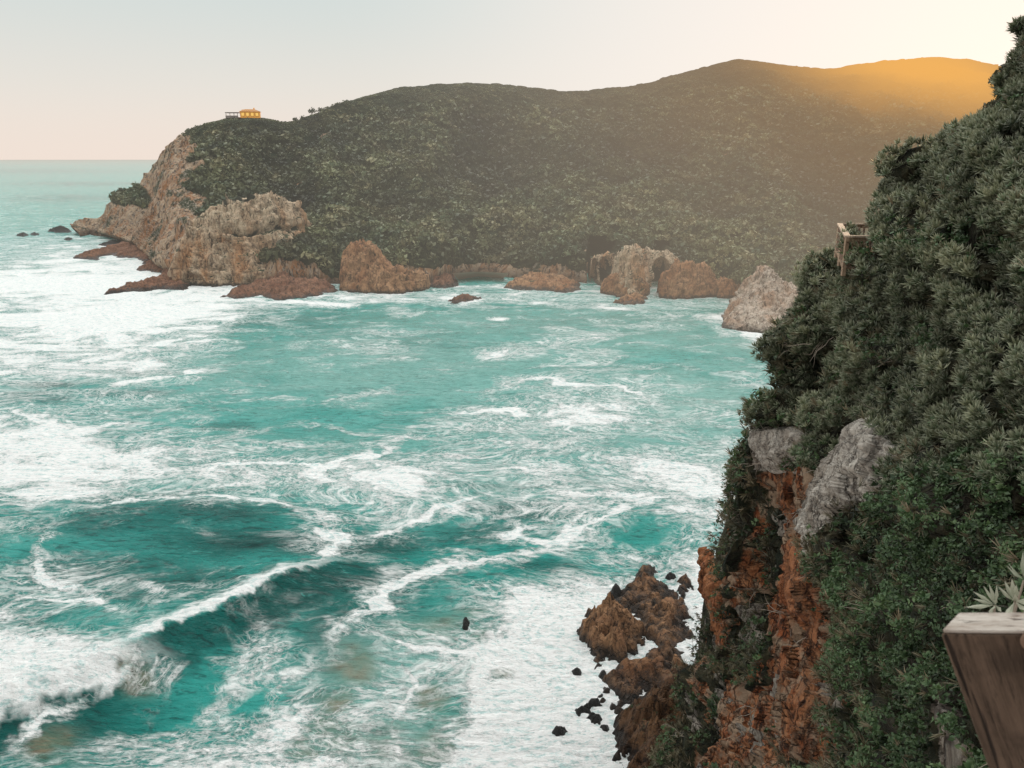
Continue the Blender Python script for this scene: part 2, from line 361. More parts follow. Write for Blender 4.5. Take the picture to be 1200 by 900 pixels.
M['wood'] = wood_material('weathered_timber', (.30, .20, .13), (.42, .31, .22), (.10, .06, .04), (1, 1, 1))
M['wood_rail'] = wood_material('pale_rail_timber', (.46, .34, .25), (.58, .46, .35), (.25, .16, .11), (1, 1, 1))  # paler timber for the handrails
M['wood_dark'] = wood_material('dark_timber', (.16, .10, .07), (.22, .14, .10), (.06, .04, .03), (1, 1, 1))

# ------------------------------------------------------------------ THE SEA
FR = [190, 215, 240, 265, 290, 320, 345, 370, 400, 430, 460, 490, 520, 550, 580, 610, 640, 670, 700, 730, 760, 790, 820, 850, 880, 910]
FX = np.arange(-75, 901, 75)
FT = """1111100000000
1111100000000
2211100000000
2221200000000
3455520000000
5678887000000
7889865655555
6788731111132
6776512411511
6666411111431
4435311112442
6653311135643
8886432233333
9987655655555
7665445644656
4311113622626
3211002411225
4331112413558
5443231235778
6543101337889
7774001457699
9995013445569
8962014543579
4311256523479
3234566423389
3234566422389
"""
FTr = [[int(c) for c in l] for l in FT.split()]
FTM = np.array([(r+[r[-1]]*14)[:13] for r in FTr], float)/9.
ext = np.array([0,0,0,0,0,0,.5,.6,.35,.25,.3,.35,.5,.6,.75,.85,.9,.95,1,1,1,1,1,1,1,1])
FTM = np.concatenate([FTM, np.tile(ext[:, None], (1, 3))], 1); FX = np.append(FX, [900, 1050, 1300]); FX = FX[:FTM.shape[1]] if len(FX) >= FTM.shape[1] else FX
FX = np.concatenate([np.arange(-75, 826, 75), [900, 1050, 1300]])
def bilin(T, X, Y, x, y):
    xi = np.interp(x, X, np.arange(len(X))); yi = np.interp(y, Y, np.arange(len(Y)))
    i = np.clip(np.floor(yi).astype(int), 0, len(Y)-2); j = np.clip(np.floor(xi).astype(int), 0, len(X)-2)
    a = yi-i; b = xi-j; a = a*a*(3-2*a); b = b*b*(3-2*b)
    return T[i, j]*(1-a)*(1-b)+T[i+1, j]*a*(1-b)+T[i, j+1]*(1-a)*b+T[i+1, j+1]*a*b
NR, NC = 950, 1000
dep = np.concatenate([np.radians(np.linspace(52, 2.0, NR-70)), np.radians(np.geomspace(1.97, .06, 70))])
R_ = H/np.tan(dep); az = np.radians(np.linspace(-42, 42, NC))
RR, AA = np.meshgrid(R_, az, indexing='ij')
SX, SY = RR*np.sin(AA), RR*np.cos(AA)
SP3 = np.stack([SX, SY, SX*0], -1)
ppx, ppy = to_px(SP3)
wob = np.stack([fbm(SP3, 16, 4, 3), fbm(SP3, 16, 4, 9)], -1)
foam = bilin(FTM, FX, np.array(FR), ppx+wob[..., 0]*60, ppy+wob[..., 1]*30)*.97
def s2(pts): return [tuple(on_sea(a, b)[:2]) for a, b in pts]
# breaking wave
crest = s2([(-90, 868), (-40, 858), (0, 845), (50, 822), (110, 805), (165, 780), (200, 752), (240, 740), (280, 722), (330, 694), (380, 676), (430, 664), (480, 655)])
sd, par = line_sd(SX+wob[..., 0]*1.6, SY+wob[..., 1]*1.6, crest)
hgt = 2.5*sstep(0, .12, par)*(1-sstep(.62, 1, par))+.3*0
hgt = np.where(par > 0.98, 0, hgt)
front = np.where(sd > 0, 1, 0)
prof = np.where(sd > 0, np.exp(-(np.abs(sd)/3.1)**1.25), np.exp(-(np.abs(sd)/8.)**1.3))
Z = hgt*prof
# second swell further out
sw2 = s2([(-50, 640), (60, 625), (150, 606), (250, 600), (340, 612), (430, 625)])
sd2, par2 = line_sd(SX+wob[..., 0]*3, SY+wob[..., 1]*3, sw2)
Z += 1.3*np.sin(np.pi*np.clip(par2, 0, 1))**.7*np.exp(-(sd2/6.)**2)
sw3 = s2([(40, 462), (150, 452), (260, 448), (330, 455)]); sd3, par3 = line_sd(SX+wob[..., 0]*4, SY+wob[..., 1]*4, sw3)
Z += .9*np.sin(np.pi*par3)*np.exp(-(sd3/6.)**2)
# chop, with crests running roughly across the bay
ang = math.radians(14); cx = SX*math.cos(ang)-SY*math.sin(ang); cy = SX*math.sin(ang)+SY*math.cos(ang)
Q = np.stack([cx*.42, cy, SX*0], -1)
def fade(wl): return 1-sstep(wl*130, wl*420, RR)
Z += .75*fbm(Q, 13, 3, 21)*fade(13)+.42*fbm(Q, 4.2, 3, 33, ridge=True)*fade(4.2)*.7+.16*fbm(Q, 1.5, 3, 41, ridge=True)*fade(1.5)
Z += 1.2*fbm(np.stack([cx*.35, cy, SX*0], -1), 42, 2, 5)*sstep(120, 260, RR)*(1-sstep(2000, 6000, RR))
# foam of the breaker: lip, spilling roll on the left, streaks behind
rag0 = fbm(SP3, 1.8, 4, 78)
lip = 1.3*sstep(-3.4, -.7, sd+rag0*3.2)*(1-sstep(-.1, .45, sd+rag0*1.6))*sstep(.02, .1, par)*(1-sstep(.62, .9, par))*(.5+.9*(fbm(SP3, 3, 3, 8)+.45))
left = 1-sstep(.30, .40, par+wob[..., 0]*.05)
rag = fbm(SP3, 2.2, 4, 77)
roll = left*sstep(-5.5, -2.0, sd+rag*1.5)*(1-sstep(2.2, 3.6, sd+rag*4.5))
thick = np.clip(np.maximum(lip*1.1*(1-left), roll), 0, 1)
thick *= (np.abs(sd) < 12)*(par < .97)*(par > 0.0)
Z += roll*(.35+.75*fbm(SP3, 1.5, 4, 91))
facem = sstep(.1, .7, sd)*(1-sstep(4.2, 8.5, sd+rag*3.))*(1-sstep(.82, 1., par))*(par > .015)
foam = foam*(1-.93*facem*(1-thick))
behind = sstep(-8, -1, sd)*(sd < 0)*(1-sstep(.7, 1, par)); foam = np.maximum(foam, .62*behind*(par > .1)*(.65+.5*rag))
# dark troughs and clear patches
dark = np.zeros_like(foam)
def blob(px, py, rx, ry, rot=0.):
    c = on_sea(px, py)[:2]; e1 = on_sea(px+rx*math.cos(rot), py-rx*math.sin(rot))[:2]-c; e2 = on_sea(px+ry*math.sin(rot), py+ry*math.cos(rot))[:2]-c
    Mx = np.linalg.inv(np.array([e1, e2]).T); dx, dy = SX-c[0]+wob[..., 0]*np.linalg.norm(e1)*.9, SY-c[1]+wob[..., 1]*np.linalg.norm(e2)*1.1
    return np.exp(-((Mx[0, 0]*dx+Mx[0, 1]*dy)**2+(Mx[1, 0]*dx+Mx[1, 1]*dy)**2)**1.4)
dark = np.maximum(dark, facem*.95)
for b in [(170, 615, 150, 22, .05, 1), (290, 640, 150, 28, 0, .9), (120, 665, 90, 30, 0, .8), (180, 690, 100, 25, 0, .8), (420, 690, 110, 28, .1, .9), (440, 640, 150, 20, .1, .85), (620, 600, 80, 12, 0, .85), (560, 625, 60, 14, 0, .8),
          (30, 720, 60, 30, 0, .6), (35, 765, 35, 22, 0, .85), (90, 850, 110, 35, .2, .9), (20, 870, 50, 30, 0, .8), (60, 452, 50, 6, 0, 1), (30, 470, 60, 8, 0, .7), (160, 437, 30, 5, 0, .9), (150, 465, 70, 5, 0, .8), (270, 500, 30, 6, 0, .8), (180, 585, 100, 8, .1, .8), (640, 665, 50, 10, 0, .8), (310, 700, 70, 20, .2, .6), (600, 570, 120, 6, 0, .6),
          (390, 740, 60, 35, .8, .8), (330, 375, 110, 14, 0, .45), (450, 400, 120, 18, 0, .35), (700, 375, 160, 12, 0, .3), (370, 815, 30, 18, .5, .6), (20, 200, 120, 4, 0, .5), (80, 232, 80, 5, 0, .5), (100, 215, 80, 3, 0, .6)]:
    dark = np.maximum(dark, blob(*b[:5])*b[5])
dark = np.clip(dark+.35*fbm(Q, 7, 3, 51)*(RR < 400), 0, 1)
sand = np.zeros_like(foam)
for b in [(410, 780, 28, 28, 0, .9), (395, 825, 22, 18, 0, .9), (500, 822, 22, 18, 0, 1), (585, 797, 26, 14, 0, .9), (160, 806, 24, 15, 0, 1), (60, 882, 40, 22, .3, .8), (430, 880, 60, 40, 0, .55), (520, 870, 50, 40, 0, .5), (360, 880, 20, 20, 0, .8), (500, 738, 60, 14, .1, .45), (560, 720, 30, 8, 0, .4), (380, 850, 30, 20, 0, .6), (560, 742, 14, 9, 0, .6)]:
    sand = np.maximum(sand, blob(*b[:5])*b[5])
milk = np.zeros_like(foam)
for b in [(800, 470, 150, 60, 0, .75), (850, 540, 120, 50, 0, .7), (880, 400, 80, 30, 0, .6), (500, 770, 160, 60, .1, .5), (440, 860, 90, 50, 0, .55), (760, 400, 120, 20, 0, .5), (600, 415, 60, 14, 0, .55), (400, 400, 35, 7, 0, .6), (500, 520, 300, 25, 0, .35), (480, 430, 330, 60, 0, .6), (620, 380, 250, 25, 0, .5), (700, 500, 200, 50, 0, .6), (300, 560, 350, 25, 0, .35), (640, 560, 200, 40, 0, .4), (60, 330, 200, 30, 0, .5)]:
    milk = np.maximum(milk, blob(*b[:5])*b[5])
for b in [(600, 412, 45, 12, 0, .75), (640, 440, 60, 8, .1, .6), (570, 490, 60, 6, 0, .65), (700, 480, 110, 7, -.5, .5), (583, 375, 14, 2.5, 0, .95), (395, 400, 28, 5, 0, .5), (400, 640, 40, 16, -.2, .75), (380, 615, 30, 10, -.5, .8), (530, 603, 40, 8, .3, .8), (610, 602, 35, 7, .2, .75), (170, 693, 26, 7, -.4, .85), (230, 725, 20, 6, .2, .7),
          (545, 352, 42, 8, 0, .9), (450, 350, 60, 5, 0, .8), (340, 356, 90, 6, 0, .8), (730, 360, 60, 6, 0, .75), (810, 358, 50, 6, 0, .7), (600, 337, 60, 5, 0, .8), (640, 350, 60, 4, 0, .75), (850, 372, 40, 7, 0, .85), (880, 392, 40, 8, -.3, .9), (150, 330, 120, 20, 0, .9)]:
    foam = np.maximum(foam, blob(*b[:5])*b[5]*.85)
foam = foam+.30*foam*fbm(Q, 38, 4, 401)*2-.22*np.abs(fbm(Q, 16, 4, 402))*(foam > .3)
fr2 = sstep(480, 620, ppx+wob[..., 0]*90+.45*(ppy-760))*sstep(640, 720, ppy+wob[..., 1]*30); foam = np.maximum(foam, fr2*.95)
sand = np.clip(sand*(.75+1.6*fbm(SP3, 5, 4, 404)), 0, 1)
foam = np.clip(foam, 0, 1)*(1-.7*sand)
def stroke(pts, wd, st, jag=1.):
    global foam
    d_, p_ = line_sd(SX+wob[..., 0]*wd*4.2*jag, SY+wob[..., 1]*wd*4.2*jag, s2(pts)); n_ = fbm(SP3, wd*1.6, 4, int(pts[0][0])+5)
    foam = np.maximum(foam, st*np.exp(-(np.abs(d_)/(wd*np.clip(.85+2.2*n_, .12, 2.2)+.1))**1.6)*np.sin(np.pi*np.clip(p_, .03, .97))**.35)
for pts, wd, st in [([(90, 412), (170, 406), (245, 393)], 5, .9), ([(130, 455), (190, 447), (240, 432)], 4, .85), ([(195, 542), (300, 545), (380, 549), (445, 533), (480, 500)], 2.6, .85), ([(45, 636), (75, 662), (93, 700)], 1.8, .75),
        ([(97, 602), (195, 585), (300, 591), (372, 612)], 1.6, .8), ([(365, 612), (405, 628), (425, 648)], 2.6, .9), ([(425, 640), (380, 655), (350, 690)], 1.8, .75), ([(350, 690), (400, 643), (467, 612), (545, 589), (610, 566)], 2.1, .8), ([(591, 600), (602, 626), (645, 633), (700, 618), (745, 592), (800, 570)], 2.0, .85),
        ([(388, 765), (420, 721), (482, 690), (545, 666), (610, 650), (680, 640)], 1.8, .85), ([(520, 487), (600, 480), (636, 496)], 2.2, .8), ([(565, 462), (640, 440), (700, 456), (795, 482)], 3.2, .75), ([(150, 730), (100, 700), (60, 705), (20, 690)], 1.5, .75), ([(310, 745), (290, 790), (230, 850), (200, 900)], 4.5, .62),
        ([(350, 770), (330, 820), (320, 860), (350, 900)], 4., .6), ([(0, 900), (50, 850), (110, 830)], .9, .8), ([(440, 760), (470, 800), (450, 850), (470, 900)], .9, .7), ([(410, 730), (470, 760), (540, 765), (600, 770)], 1.2, .75), ([(520, 640), (600, 660), (700, 600), (850, 560)], 2.2, .7), ([(0, 480), (80, 500), (160, 495)], 4, .8), ([(30, 560), (140, 550), (220, 560)], 3, .85), ([(350, 500), (450, 510), (560, 520), (700, 515)], 2., .6), ([(250, 470), (380, 470), (470, 450)], 2.5, .45)]:
    stroke(pts, wd, st)
foam = np.clip(foam, 0, 1)
# seaward swell lines
SV = np.stack([SX, SY, Z*(1-sstep(3000, 9000, RR))], -1)
sea = grid_obj('sea', SV, M['sea'], attrs={'foam': foam, 'dark': dark, 'sand': sand, 'thick': thick, 'milk': milk}, flip=True)
tag(sea, 'turquoise sea streaked with white foam, filling the bay out to the horizon', 'sea', kind='structure')

# ------------------------------------------------------------------ THE HEADLAND ACROSS THE BAY
ridge = [(94, 277, 575), (105, 268, 572), (122, 250, 565), (140, 238, 560), (158, 229, 555), (176, 222, 550), (190, 205, 545), (202, 178, 540), (214, 157, 535), (228, 150, 530), (245, 146, 525), (268, 142, 520), (290, 141, 520), (310, 142, 525), (330, 145, 530), (347, 145, 535), (370, 137, 540), (400, 124, 560), (430, 115, 580), (470, 105, 600), (510, 101, 620), (560, 100, 640), (600, 102, 650), (640, 106, 660), (680, 109, 670), (720, 105, 690), (760, 98, 710), (800, 88, 730), (840, 76, 745), (865, 72, 750), (900, 75, 745), (940, 81, 735), (965, 83, 730), (1000, 79, 730), (1045, 73, 730), (1090, 69, 730), (1130, 70, 725), (1170, 78, 715), (1220, 92, 700), (1300, 110, 680), (1450, 150, 640)]
shore = [(60, 292), (88, 279), (105, 274), (130, 278), (160, 290), (180, 300), (200, 322), (230, 332), (300, 334), (360, 332), (400, 334), (450, 333), (500, 334), (530, 324), (560, 322), (590, 325), (640, 328), (690, 332), (720, 334), (790, 338), (840, 342), (870, 352), (900, 366), (950, 385), (1000, 395), (1100, 405), (1300, 420), (1450, 425)]
ra = np.array(ridge, float); sa = np.array(shore, float)
nc, nr = 1300, 430
U = np.linspace(94, 1450, nc); v = np.linspace(0, 1, nr)
rp = np.interp(U, ra[:, 0], ra[:, 1]); rD = np.interp(U, ra[:, 0], ra[:, 2]); spy = np.interp(U, sa[:, 0], sa[:, 1]); sD = sea_D(U, spy)
rD = np.maximum(rD, sD+6)
vv = v[:, None]; PY = spy+(rp-spy)*vv
DD = sD+(rD-sD)*(vv**1.25)
HV = unp(np.broadcast_to(U, PY.shape), PY, DD)
HV[0, :, 2] = -2
# land falls away behind the ridge
back = []
for k in range(1, 26):
    q = HV[-1].copy(); q[:, 1] += k*14; q[:, 2] = q[:, 2]-(q[:, 2]+6)*sstep(0, 1, np.array(k/25.)); back.append(q)
HV = np.concatenate([HV, np.array(back)], 0)
N = normals(HV); N *= np.sign((N*(np.array([0, 0, H+200])-HV)).sum(-1, keepdims=True))
env = np.ones(HV.shape[:2]); env[:nr] = (sstep(0, .06, vv)*np.ones((1, nc)))*(1-sstep(.9, 1., vv)*.85); env[nr:] = .3
hx, hy = to_px(HV)
gul = fbm(HV*np.array([1, .5, .6]), 75, 4, 61, ridge=True)
wn = fbm(HV, 18, 4, 12)
rock = 1-sstep(0, 1, (hx-(228+.08*(hy-150)+wn*38))/8.)
rock = np.where((hy > 262+wn*20) & (hx < 400), np.maximum(rock, 1-sstep(225, 250, hx+wn*30)), rock)
rock = np.where(hy > np.interp(hx, sa[:, 0], sa[:, 1])-8-wn*10, .9, rock)
rock = np.maximum(rock, .85*sstep(.40, .46, fbm(HV, 17, 4, 99)))
gb = (1-sstep(.3, .75, np.abs((hx-165)/42.)))*(1-sstep(.3, .9, np.abs((hy-240)/22.)))
rock *= 1-.9*gb
d1, d2, cid = worley(HV, 6.5, 4); e1, e2, eid = worley(HV, 2.7, 14)
can = (1-rock)*(2.6*np.sqrt(np.clip(1-d1**2, 0, 1))*(.4+.9*cid)+1.2*np.sqrt(np.clip(1-e1**2, 0, 1)))
crag = rock*(4.*fbm(HV*np.array([1, 1, .35]), 16, 5, 71, ridge=True)+1.5*fbm(HV*np.array([.5, .5, 1.6]), 5, 3, 73))
HV = HV+N*((gul*10.*env+can*np.maximum(env, .35)+crag*np.maximum(env, .2))[..., None])
cv = np.maximum(sstep(688, 693, hx)*(1-sstep(718, 724, hx)), sstep(762, 766, hx)*(1-sstep(784, 790, hx)))*sstep(299, 304, hy)
HV[..., 1] += 30*cv; can = can*(1-cv)
hill = grid_obj('headland', HV, M['hill'], attrs={'rock': rock})
tag(hill, 'long bush covered headland across the bay, bare cliff at its seaward end', 'headland', kind='structure')

# leaf clump instancing baked into meshes ------------------------------------------------
def rosette(n, spread=(25, 75), w=.16, seed=0, rows=1, length=(.8, 1.1)):
    r = np.random.default_rng(seed); V = []; Fc = []; al = []
    for i in range(n):
        a = 2*math.pi*i*.382+r.uniform(-.2, .2); e = math.radians(r.uniform(*spread)); L = r.uniform(*length)
        d = np.array([math.cos(a)*math.sin(e), math.sin(a)*math.sin(e), math.cos(e)]); s = np.array([-math.sin(a), math.cos(a), 0]); u = np.cross(d, s)
        b = len(V)
        V += [d*.05, d*L*.5+s*w*L, d*L-u*(-.12)*L, d*L*.5-s*w*L, d*L*.5+u*.05]
        al += [0, .5, 1, .5, .5]
        Fc += [[b, b+1, b+4], [b+1, b+2, b+4], [b+2, b+3, b+4], [b+3, b, b+4]]
    return np.array(V), np.array(Fc), np.array(al)
def tuft(n, seed=0, w=.05):
    r = np.random.default_rng(seed); V = []; Fc = []; al = []
    for i in range(n):
        a = r.uniform(0, 6.28); e = math.radians(r.uniform(5, 60)); L = r.uniform(.6, 1.2)
        d = np.array([math.cos(a)*math.sin(e), math.sin(a)*math.sin(e), math.cos(e)]); s = np.array([-math.sin(a), math.cos(a), 0]); b = len(V)
        m = d*L*.55; tp = d*L+np.array([0, 0, -.25*L*math.sin(e)])
        V += [s*w, -s*w, m+s*w, m-s*w, tp]; al += [0, 0, .5, .5, 1]
        Fc += [[b, b+1, b+3], [b, b+3, b+2], [b+2, b+3, b+4]]
    return np.array(V), np.array(Fc), np.array(al)
def clump(n, seed=0, sz=.38):
    """ball of small leaves facing every way"""
    r = np.random.default_rng(seed); V = []; Fc = []; al = []
    for i in range(n):
        c = r.normal(size=3); c /= np.linalg.norm(c); c[2] = abs(c[2])*.9-.1; nrm = c+r.normal(size=3)*.5; nrm /= np.linalg.norm(nrm)
        c *= r.uniform(.55, 1.); t = np.cross(nrm, r.normal(size=3)); t /= np.linalg.norm(t); bt = np.cross(nrm, t); s = sz*r.uniform(.7, 1.2); b = len(V)
        V += [c-t*s, c+bt*s*.55, c+t*s, c-bt*s*.55]; al += [0, .4, 1, .4]; Fc += [[b, b+1, b+2], [b, b+2, b+3]]
    return np.array(V), np.array(Fc), np.array(al)
def bake(name, P, Dn, S, tmpl, mat, parent=None, tint=None, shade=None, seed=1):
    r = np.random.default_rng(seed); n = len(P)
    Dn = Dn/(np.linalg.norm(Dn, axis=1, keepdims=True)+1e-9)
    a = r.normal(size=(n, 3)); T = np.cross(Dn, a); T /= np.linalg.norm(T, axis=1, keepdims=True); B = np.cross(Dn, T)
    which = r.integers(0, len(tmpl), n); Vs, Fs, tt, al, sh = [], [], [], [], []; off = 0
    if tint is None: tint = r.random(n)
    if shade is None: shade = np.ones(n)
    for k, (tv, tf, ta) in enumerate(tmpl):
        idx = np.where(which == k)[0]
        if not len(idx): continue
        X = tv[None, :, 0, None]*T[idx, None]+tv[None, :, 1, None]*B[idx, None]+tv[None, :, 2, None]*Dn[idx, None]
        X = P[idx, None]+X*S[idx, None, None]; m = len(tv)
        Vs.append(X.reshape(-1, 3)); Fs.append((tf[None]+(np.arange(len(idx))*m)[:, None, None]+off).reshape(-1, 3)); off += len(idx)*m
        tt.append(np.repeat(tint[idx], m)+np.tile(r.normal(0, .05, m), len(idx))); al.append(np.tile(ta, len(idx))); sh.append(np.repeat(shade[idx], m))
    return mesh_obj(name, np.concatenate(Vs), np.concatenate(Fs), mat, parent, smooth=False, attrs={'tint': np.clip(np.concatenate(tt), 0, 1), 'along': np.concatenate(al), 'shade': np.concatenate(sh)})

# bushes over the headland
hm = HV[:nr-2]; hxx = U
idx = rng.integers(0, (nr-14)*nc, 60000); ii, jj = idx//nc+10, idx % nc
ok = (rock[ii, jj] < .35) & (cv[ii, jj] < .1) & (hx[ii, jj] > 100) & (hx[ii, jj] < 1290)
ii, jj = ii[ok], jj[ok]; 
hp = HV[ii, jj]; hn = np.array([0, -.35, 1.])+rng.normal(0, .25, (len(ii), 3))
hs = (.95+3.*rng.random(len(ii))**5*(ii < nr-60))*(.75+.35*sstep(200, 700, hp[:, 1]))
near = hp[:, 1] < 330; tn = np.clip(.42+1.2*fbm(hp, 34, 3, 5)+1.1*fbm(hp, 9, 3, 6)+rng.normal(0, .1, len(ii)), 0, 1); shd = np.clip(.35+1.1*np.sqrt(np.clip(1-d1[ii, jj]**2, 0, 1))*(.3+cid[ii, jj])+.9*fbm(hp, 15, 3, 8)+.7*fbm(hp*np.array([1, .5, .5]), 48, 3, 18, ridge=True)-.1, .2, 1.9)*np.clip(.72+1.1*gul[ii, jj], .34, 1.3)  # crown and gully shading painted into the scrub colour
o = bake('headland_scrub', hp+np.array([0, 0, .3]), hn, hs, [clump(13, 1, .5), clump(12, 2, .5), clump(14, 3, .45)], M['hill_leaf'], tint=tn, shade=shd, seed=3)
tag(o, 'dense grey green scrub covering the whole slope of the far headland', 'scrub', kind='stuff')
# small trees standing up on the headland skyline
lone = [(347, 2.2, 'leftmost small tree on the skyline to the right of the hilltop house'), (356, 1.8, 'tiny bush-shaped tree on the skyline, second to the right of the hilltop house'), (368, 3.0, 'tallest small tree on the skyline where the ridge starts to climb'), (376, 2.4, 'small tree on the skyline just above the start of the climbing ridge')]
for k, (px, s, lab) in enumerate(lone):
    j = int(np.argmin(abs(U-px))); b = HV[nr-6, j]
    root = bpy.data.objects.new('skyline_tree', None); C.objects.link(root); root.location = b; tag(root, lab, 'tree', 'small trees on the headland skyline')
    r = np.random.default_rng(k+50); P = r.normal(0, .45, (16, 3))*s*.8*np.array([1, 1, .6])+np.array([0, 0, s*.9])
    bake('crown', P, r.normal(size=(16, 3))+np.array([0, 0, 1.]), np.full(16, s*.5), [clump(12, 1), clump(12, 2)], M['hill_leaf'], root, seed=k)
    V = []; 
    for z, rr in ((-1.5, .18), (s*.5, .12), (s*1.0, .04)):
        V += [[rr*math.cos(a), rr*math.sin(a), z] for a in np.linspace(0, 2*math.pi, 7)[:-1]]
    fs = [[q*6+i, q*6+(i+1) % 6, q*6+6+(i+1) % 6, q*6+6+i] for q in range(2) for i in range(6)]
    mesh_obj('trunk', np.array(V), fs, M['twig'], root)

# ------------------------------------------------------------------ ROCKS
def face_rock(name, prof, mat, label, thick=14., lean=.25, holes=(), ledges=(), amp=1.6, seed=0, res=.45, zb=-1.5, dfront=0., cat='rock'):
    """outcrop with a cliff face. prof = (photo x, y of top, y of foot) along its length; foot stands in the sea"""
    p = np.array(prof, float); u0, u1 = p[0, 0], p[-1, 0]
    D0 = float(np.mean(sea_D(p[:, 0], p[:, 2]))); n = int(np.clip((u1-u0)/F*D0/res, 24, 420)); U = np.linspace(u0, u1, n)
    tp = np.interp(U, p[:, 0], p[:, 1]); bt = np.interp(U, p[:, 0], p[:, 2]); D = sea_D(U, bt)+dfront
    ends = np.sin(np.pi*np.clip((U-u0)/(u1-u0), 0, 1))**.5
    m = int(np.clip((bt-tp).max()/F*D0/res, 16, 220)); t = np.linspace(-.05, 1, m)[:, None]
    Dt = (D+lean*np.clip(t, 0, 1)**1.6*(bt-tp)/F*D*1.2+(1-ends)*thick*.5)
    V = unp(np.broadcast_to(U, Dt.shape), bt+(tp-bt)*t, Dt); V[0, :, 2] = np.minimum(V[0, :, 2], zb)
    top = []; nb = max(10, int(thick/res/2)); e = V[-1]
    for k in range(1, nb+1):
        f = k/nb; q = e.copy(); q[:, 1] += thick*f*(.35+.65*ends); q[:, 2] = e[:, 2]*(1-f**3)+zb*f**3-.3*f*0; top.append(q)
    V = np.concatenate([V, np.array(top)], 0)
    hx_, hy_ = to_px(V)
    N = normals(V); N *= np.sign((N*(np.array([0, 0, H])-V)).sum(-1, keepdims=True))
    env = np.clip(ends*1.8, .15, 1)[None]*np.ones(V.shape[:2])
    W = V+np.stack([fbm(V, 9, 4, seed+1), fbm(V, 9, 4, seed+21), fbm(V, 9, 4, seed+31)], -1)*7
    d1, d2, cid = worley(W*np.array([1, 1, .45]), 6.0*amp/1.6, seed+2); g1, g2, gid = worley(W*np.array([1, 1, .8]), 2.2*amp/1.6, seed+4)
    disp = amp*(1.1*facet(W*np.array([1, 1, .55]), 7.*amp/1.6, seed+40)+.55*facet(V*np.array([1, 1, .7])+fbm(V, 3, 3, seed)[..., None], 2.4*amp/1.6, seed+41)+.2*(cid-.5)+.9*fbm(V*np.array([1, 1, .33]), 8*amp/1.6, 6, seed, .58, True)+.8*fbm(V*np.array([.4, .4, 2.]), 4., 4, seed+8))-amp*.35*np.exp(-((d2-d1)/.07)**2)+amp*.22*(gid-.5)
    recess_dark = np.zeros(V.shape[:2])
    for (zf, wd, dp, xa, xb) in ledges:
        zz = V[..., 2]+fbm(V, 14, 4, seed+6)*4; g_ = np.exp(-((zz-zf)/wd)**2)*sstep(xa-8, xa+8, hx_)*(1-sstep(xb-8, xb+8, hx_)); disp -= dp*g_; recess_dark = np.maximum(recess_dark, g_*(.65+1.6*fbm(V, 6, 3, seed+9)))
    V = V+N*(disp*env)[..., None]
    for (cx, cy, rx, ry, dp) in holes:
        w = np.hypot((hx_-cx)/rx, np.where(hy_ < cy, (hy_-cy)/ry, (hy_-cy)/(ry*3.)))
        hm2 = (1-sstep(.82, 1.05, w))*(np.arange(len(V)) < m)[:, None]; V[..., 1] += dp*hm2; recess_dark = np.maximum(recess_dark, (1-sstep(.8, 1.02, w))*(np.arange(len(V)) < m)[:, None]*1.2)  # cave darkness painted in through the ledge mask
    return tag(grid_obj(name, V, mat, flip=False, attrs={'ledge': recess_dark}), label, cat)
def flat_rock(name, outline, mat, label, hmax=3., res=.5, seed=0, rough=1., slope=.55, kind=None, cat='rock', zoff=-.35, peaks=()):
    """low rock rising out of the water; outline given where it meets the sea"""
    pl = [tuple(on_sea(a, b)[:2]) for a, b in outline]; q = np.array(pl); lo = q.min(0)-3*rough; hi = q.max(0)+3*rough
    nx, ny = [int(np.clip((hi[k]-lo[k])/res, 14, 420)) for k in (0, 1)]
    X, Y = np.meshgrid(np.linspace(lo[0], hi[0], nx), np.linspace(lo[1], hi[1], ny)); P = np.stack([X, Y, X*0], -1)
    sc = max(1.5, min(hi-lo)*.25)
    s = poly_sd(X+fbm(P, sc, 4, seed)*sc*.5, Y+fbm(P, sc, 4, seed+5)*sc*.5, pl)
    d1, d2, cid = worley(P+np.stack([fbm(P, sc*.6, 4, seed+3), fbm(P, sc*.6, 4, seed+33), P[..., 2]], -1)*sc*.8, sc*.7, seed+7); g1, g2, gid = worley(P, sc*.22, seed+8)
    z = np.where(s > 0, hmax*(1-np.exp(-s*slope/hmax*1.3)), s*.8)
    inn = sstep(-.5, sc*.25, s)
    z = z*(.8+.25*cid)+rough*inn*(.85*facet(P+fbm(P, sc, 4, seed+50)[..., None]*sc*.5, max(sc*.42, 1.6), seed+51, .7)+.25*facet(P, max(sc*.16, .8), seed+52, .7)+.75*fbm(P, max(sc*.7, 3.), 5, seed+2, .5, True)-.4*np.exp(-((d2-d1)/.07)**2)+.22*(gid-.5))*min(1.5, hmax*.35)+zoff
    for (a, b, h, r) in peaks:
        c = on_sea(a, b); z += h*np.exp(-(((X-c[0])**2+(Y-c[1])**2)/r**2))
    z = np.maximum(z, -3); V = np.stack([X, Y, z], -1)
    o = grid_obj(name, V, mat, keep=z > -1.6)
    tag(o, label, cat, kind=kind); return o

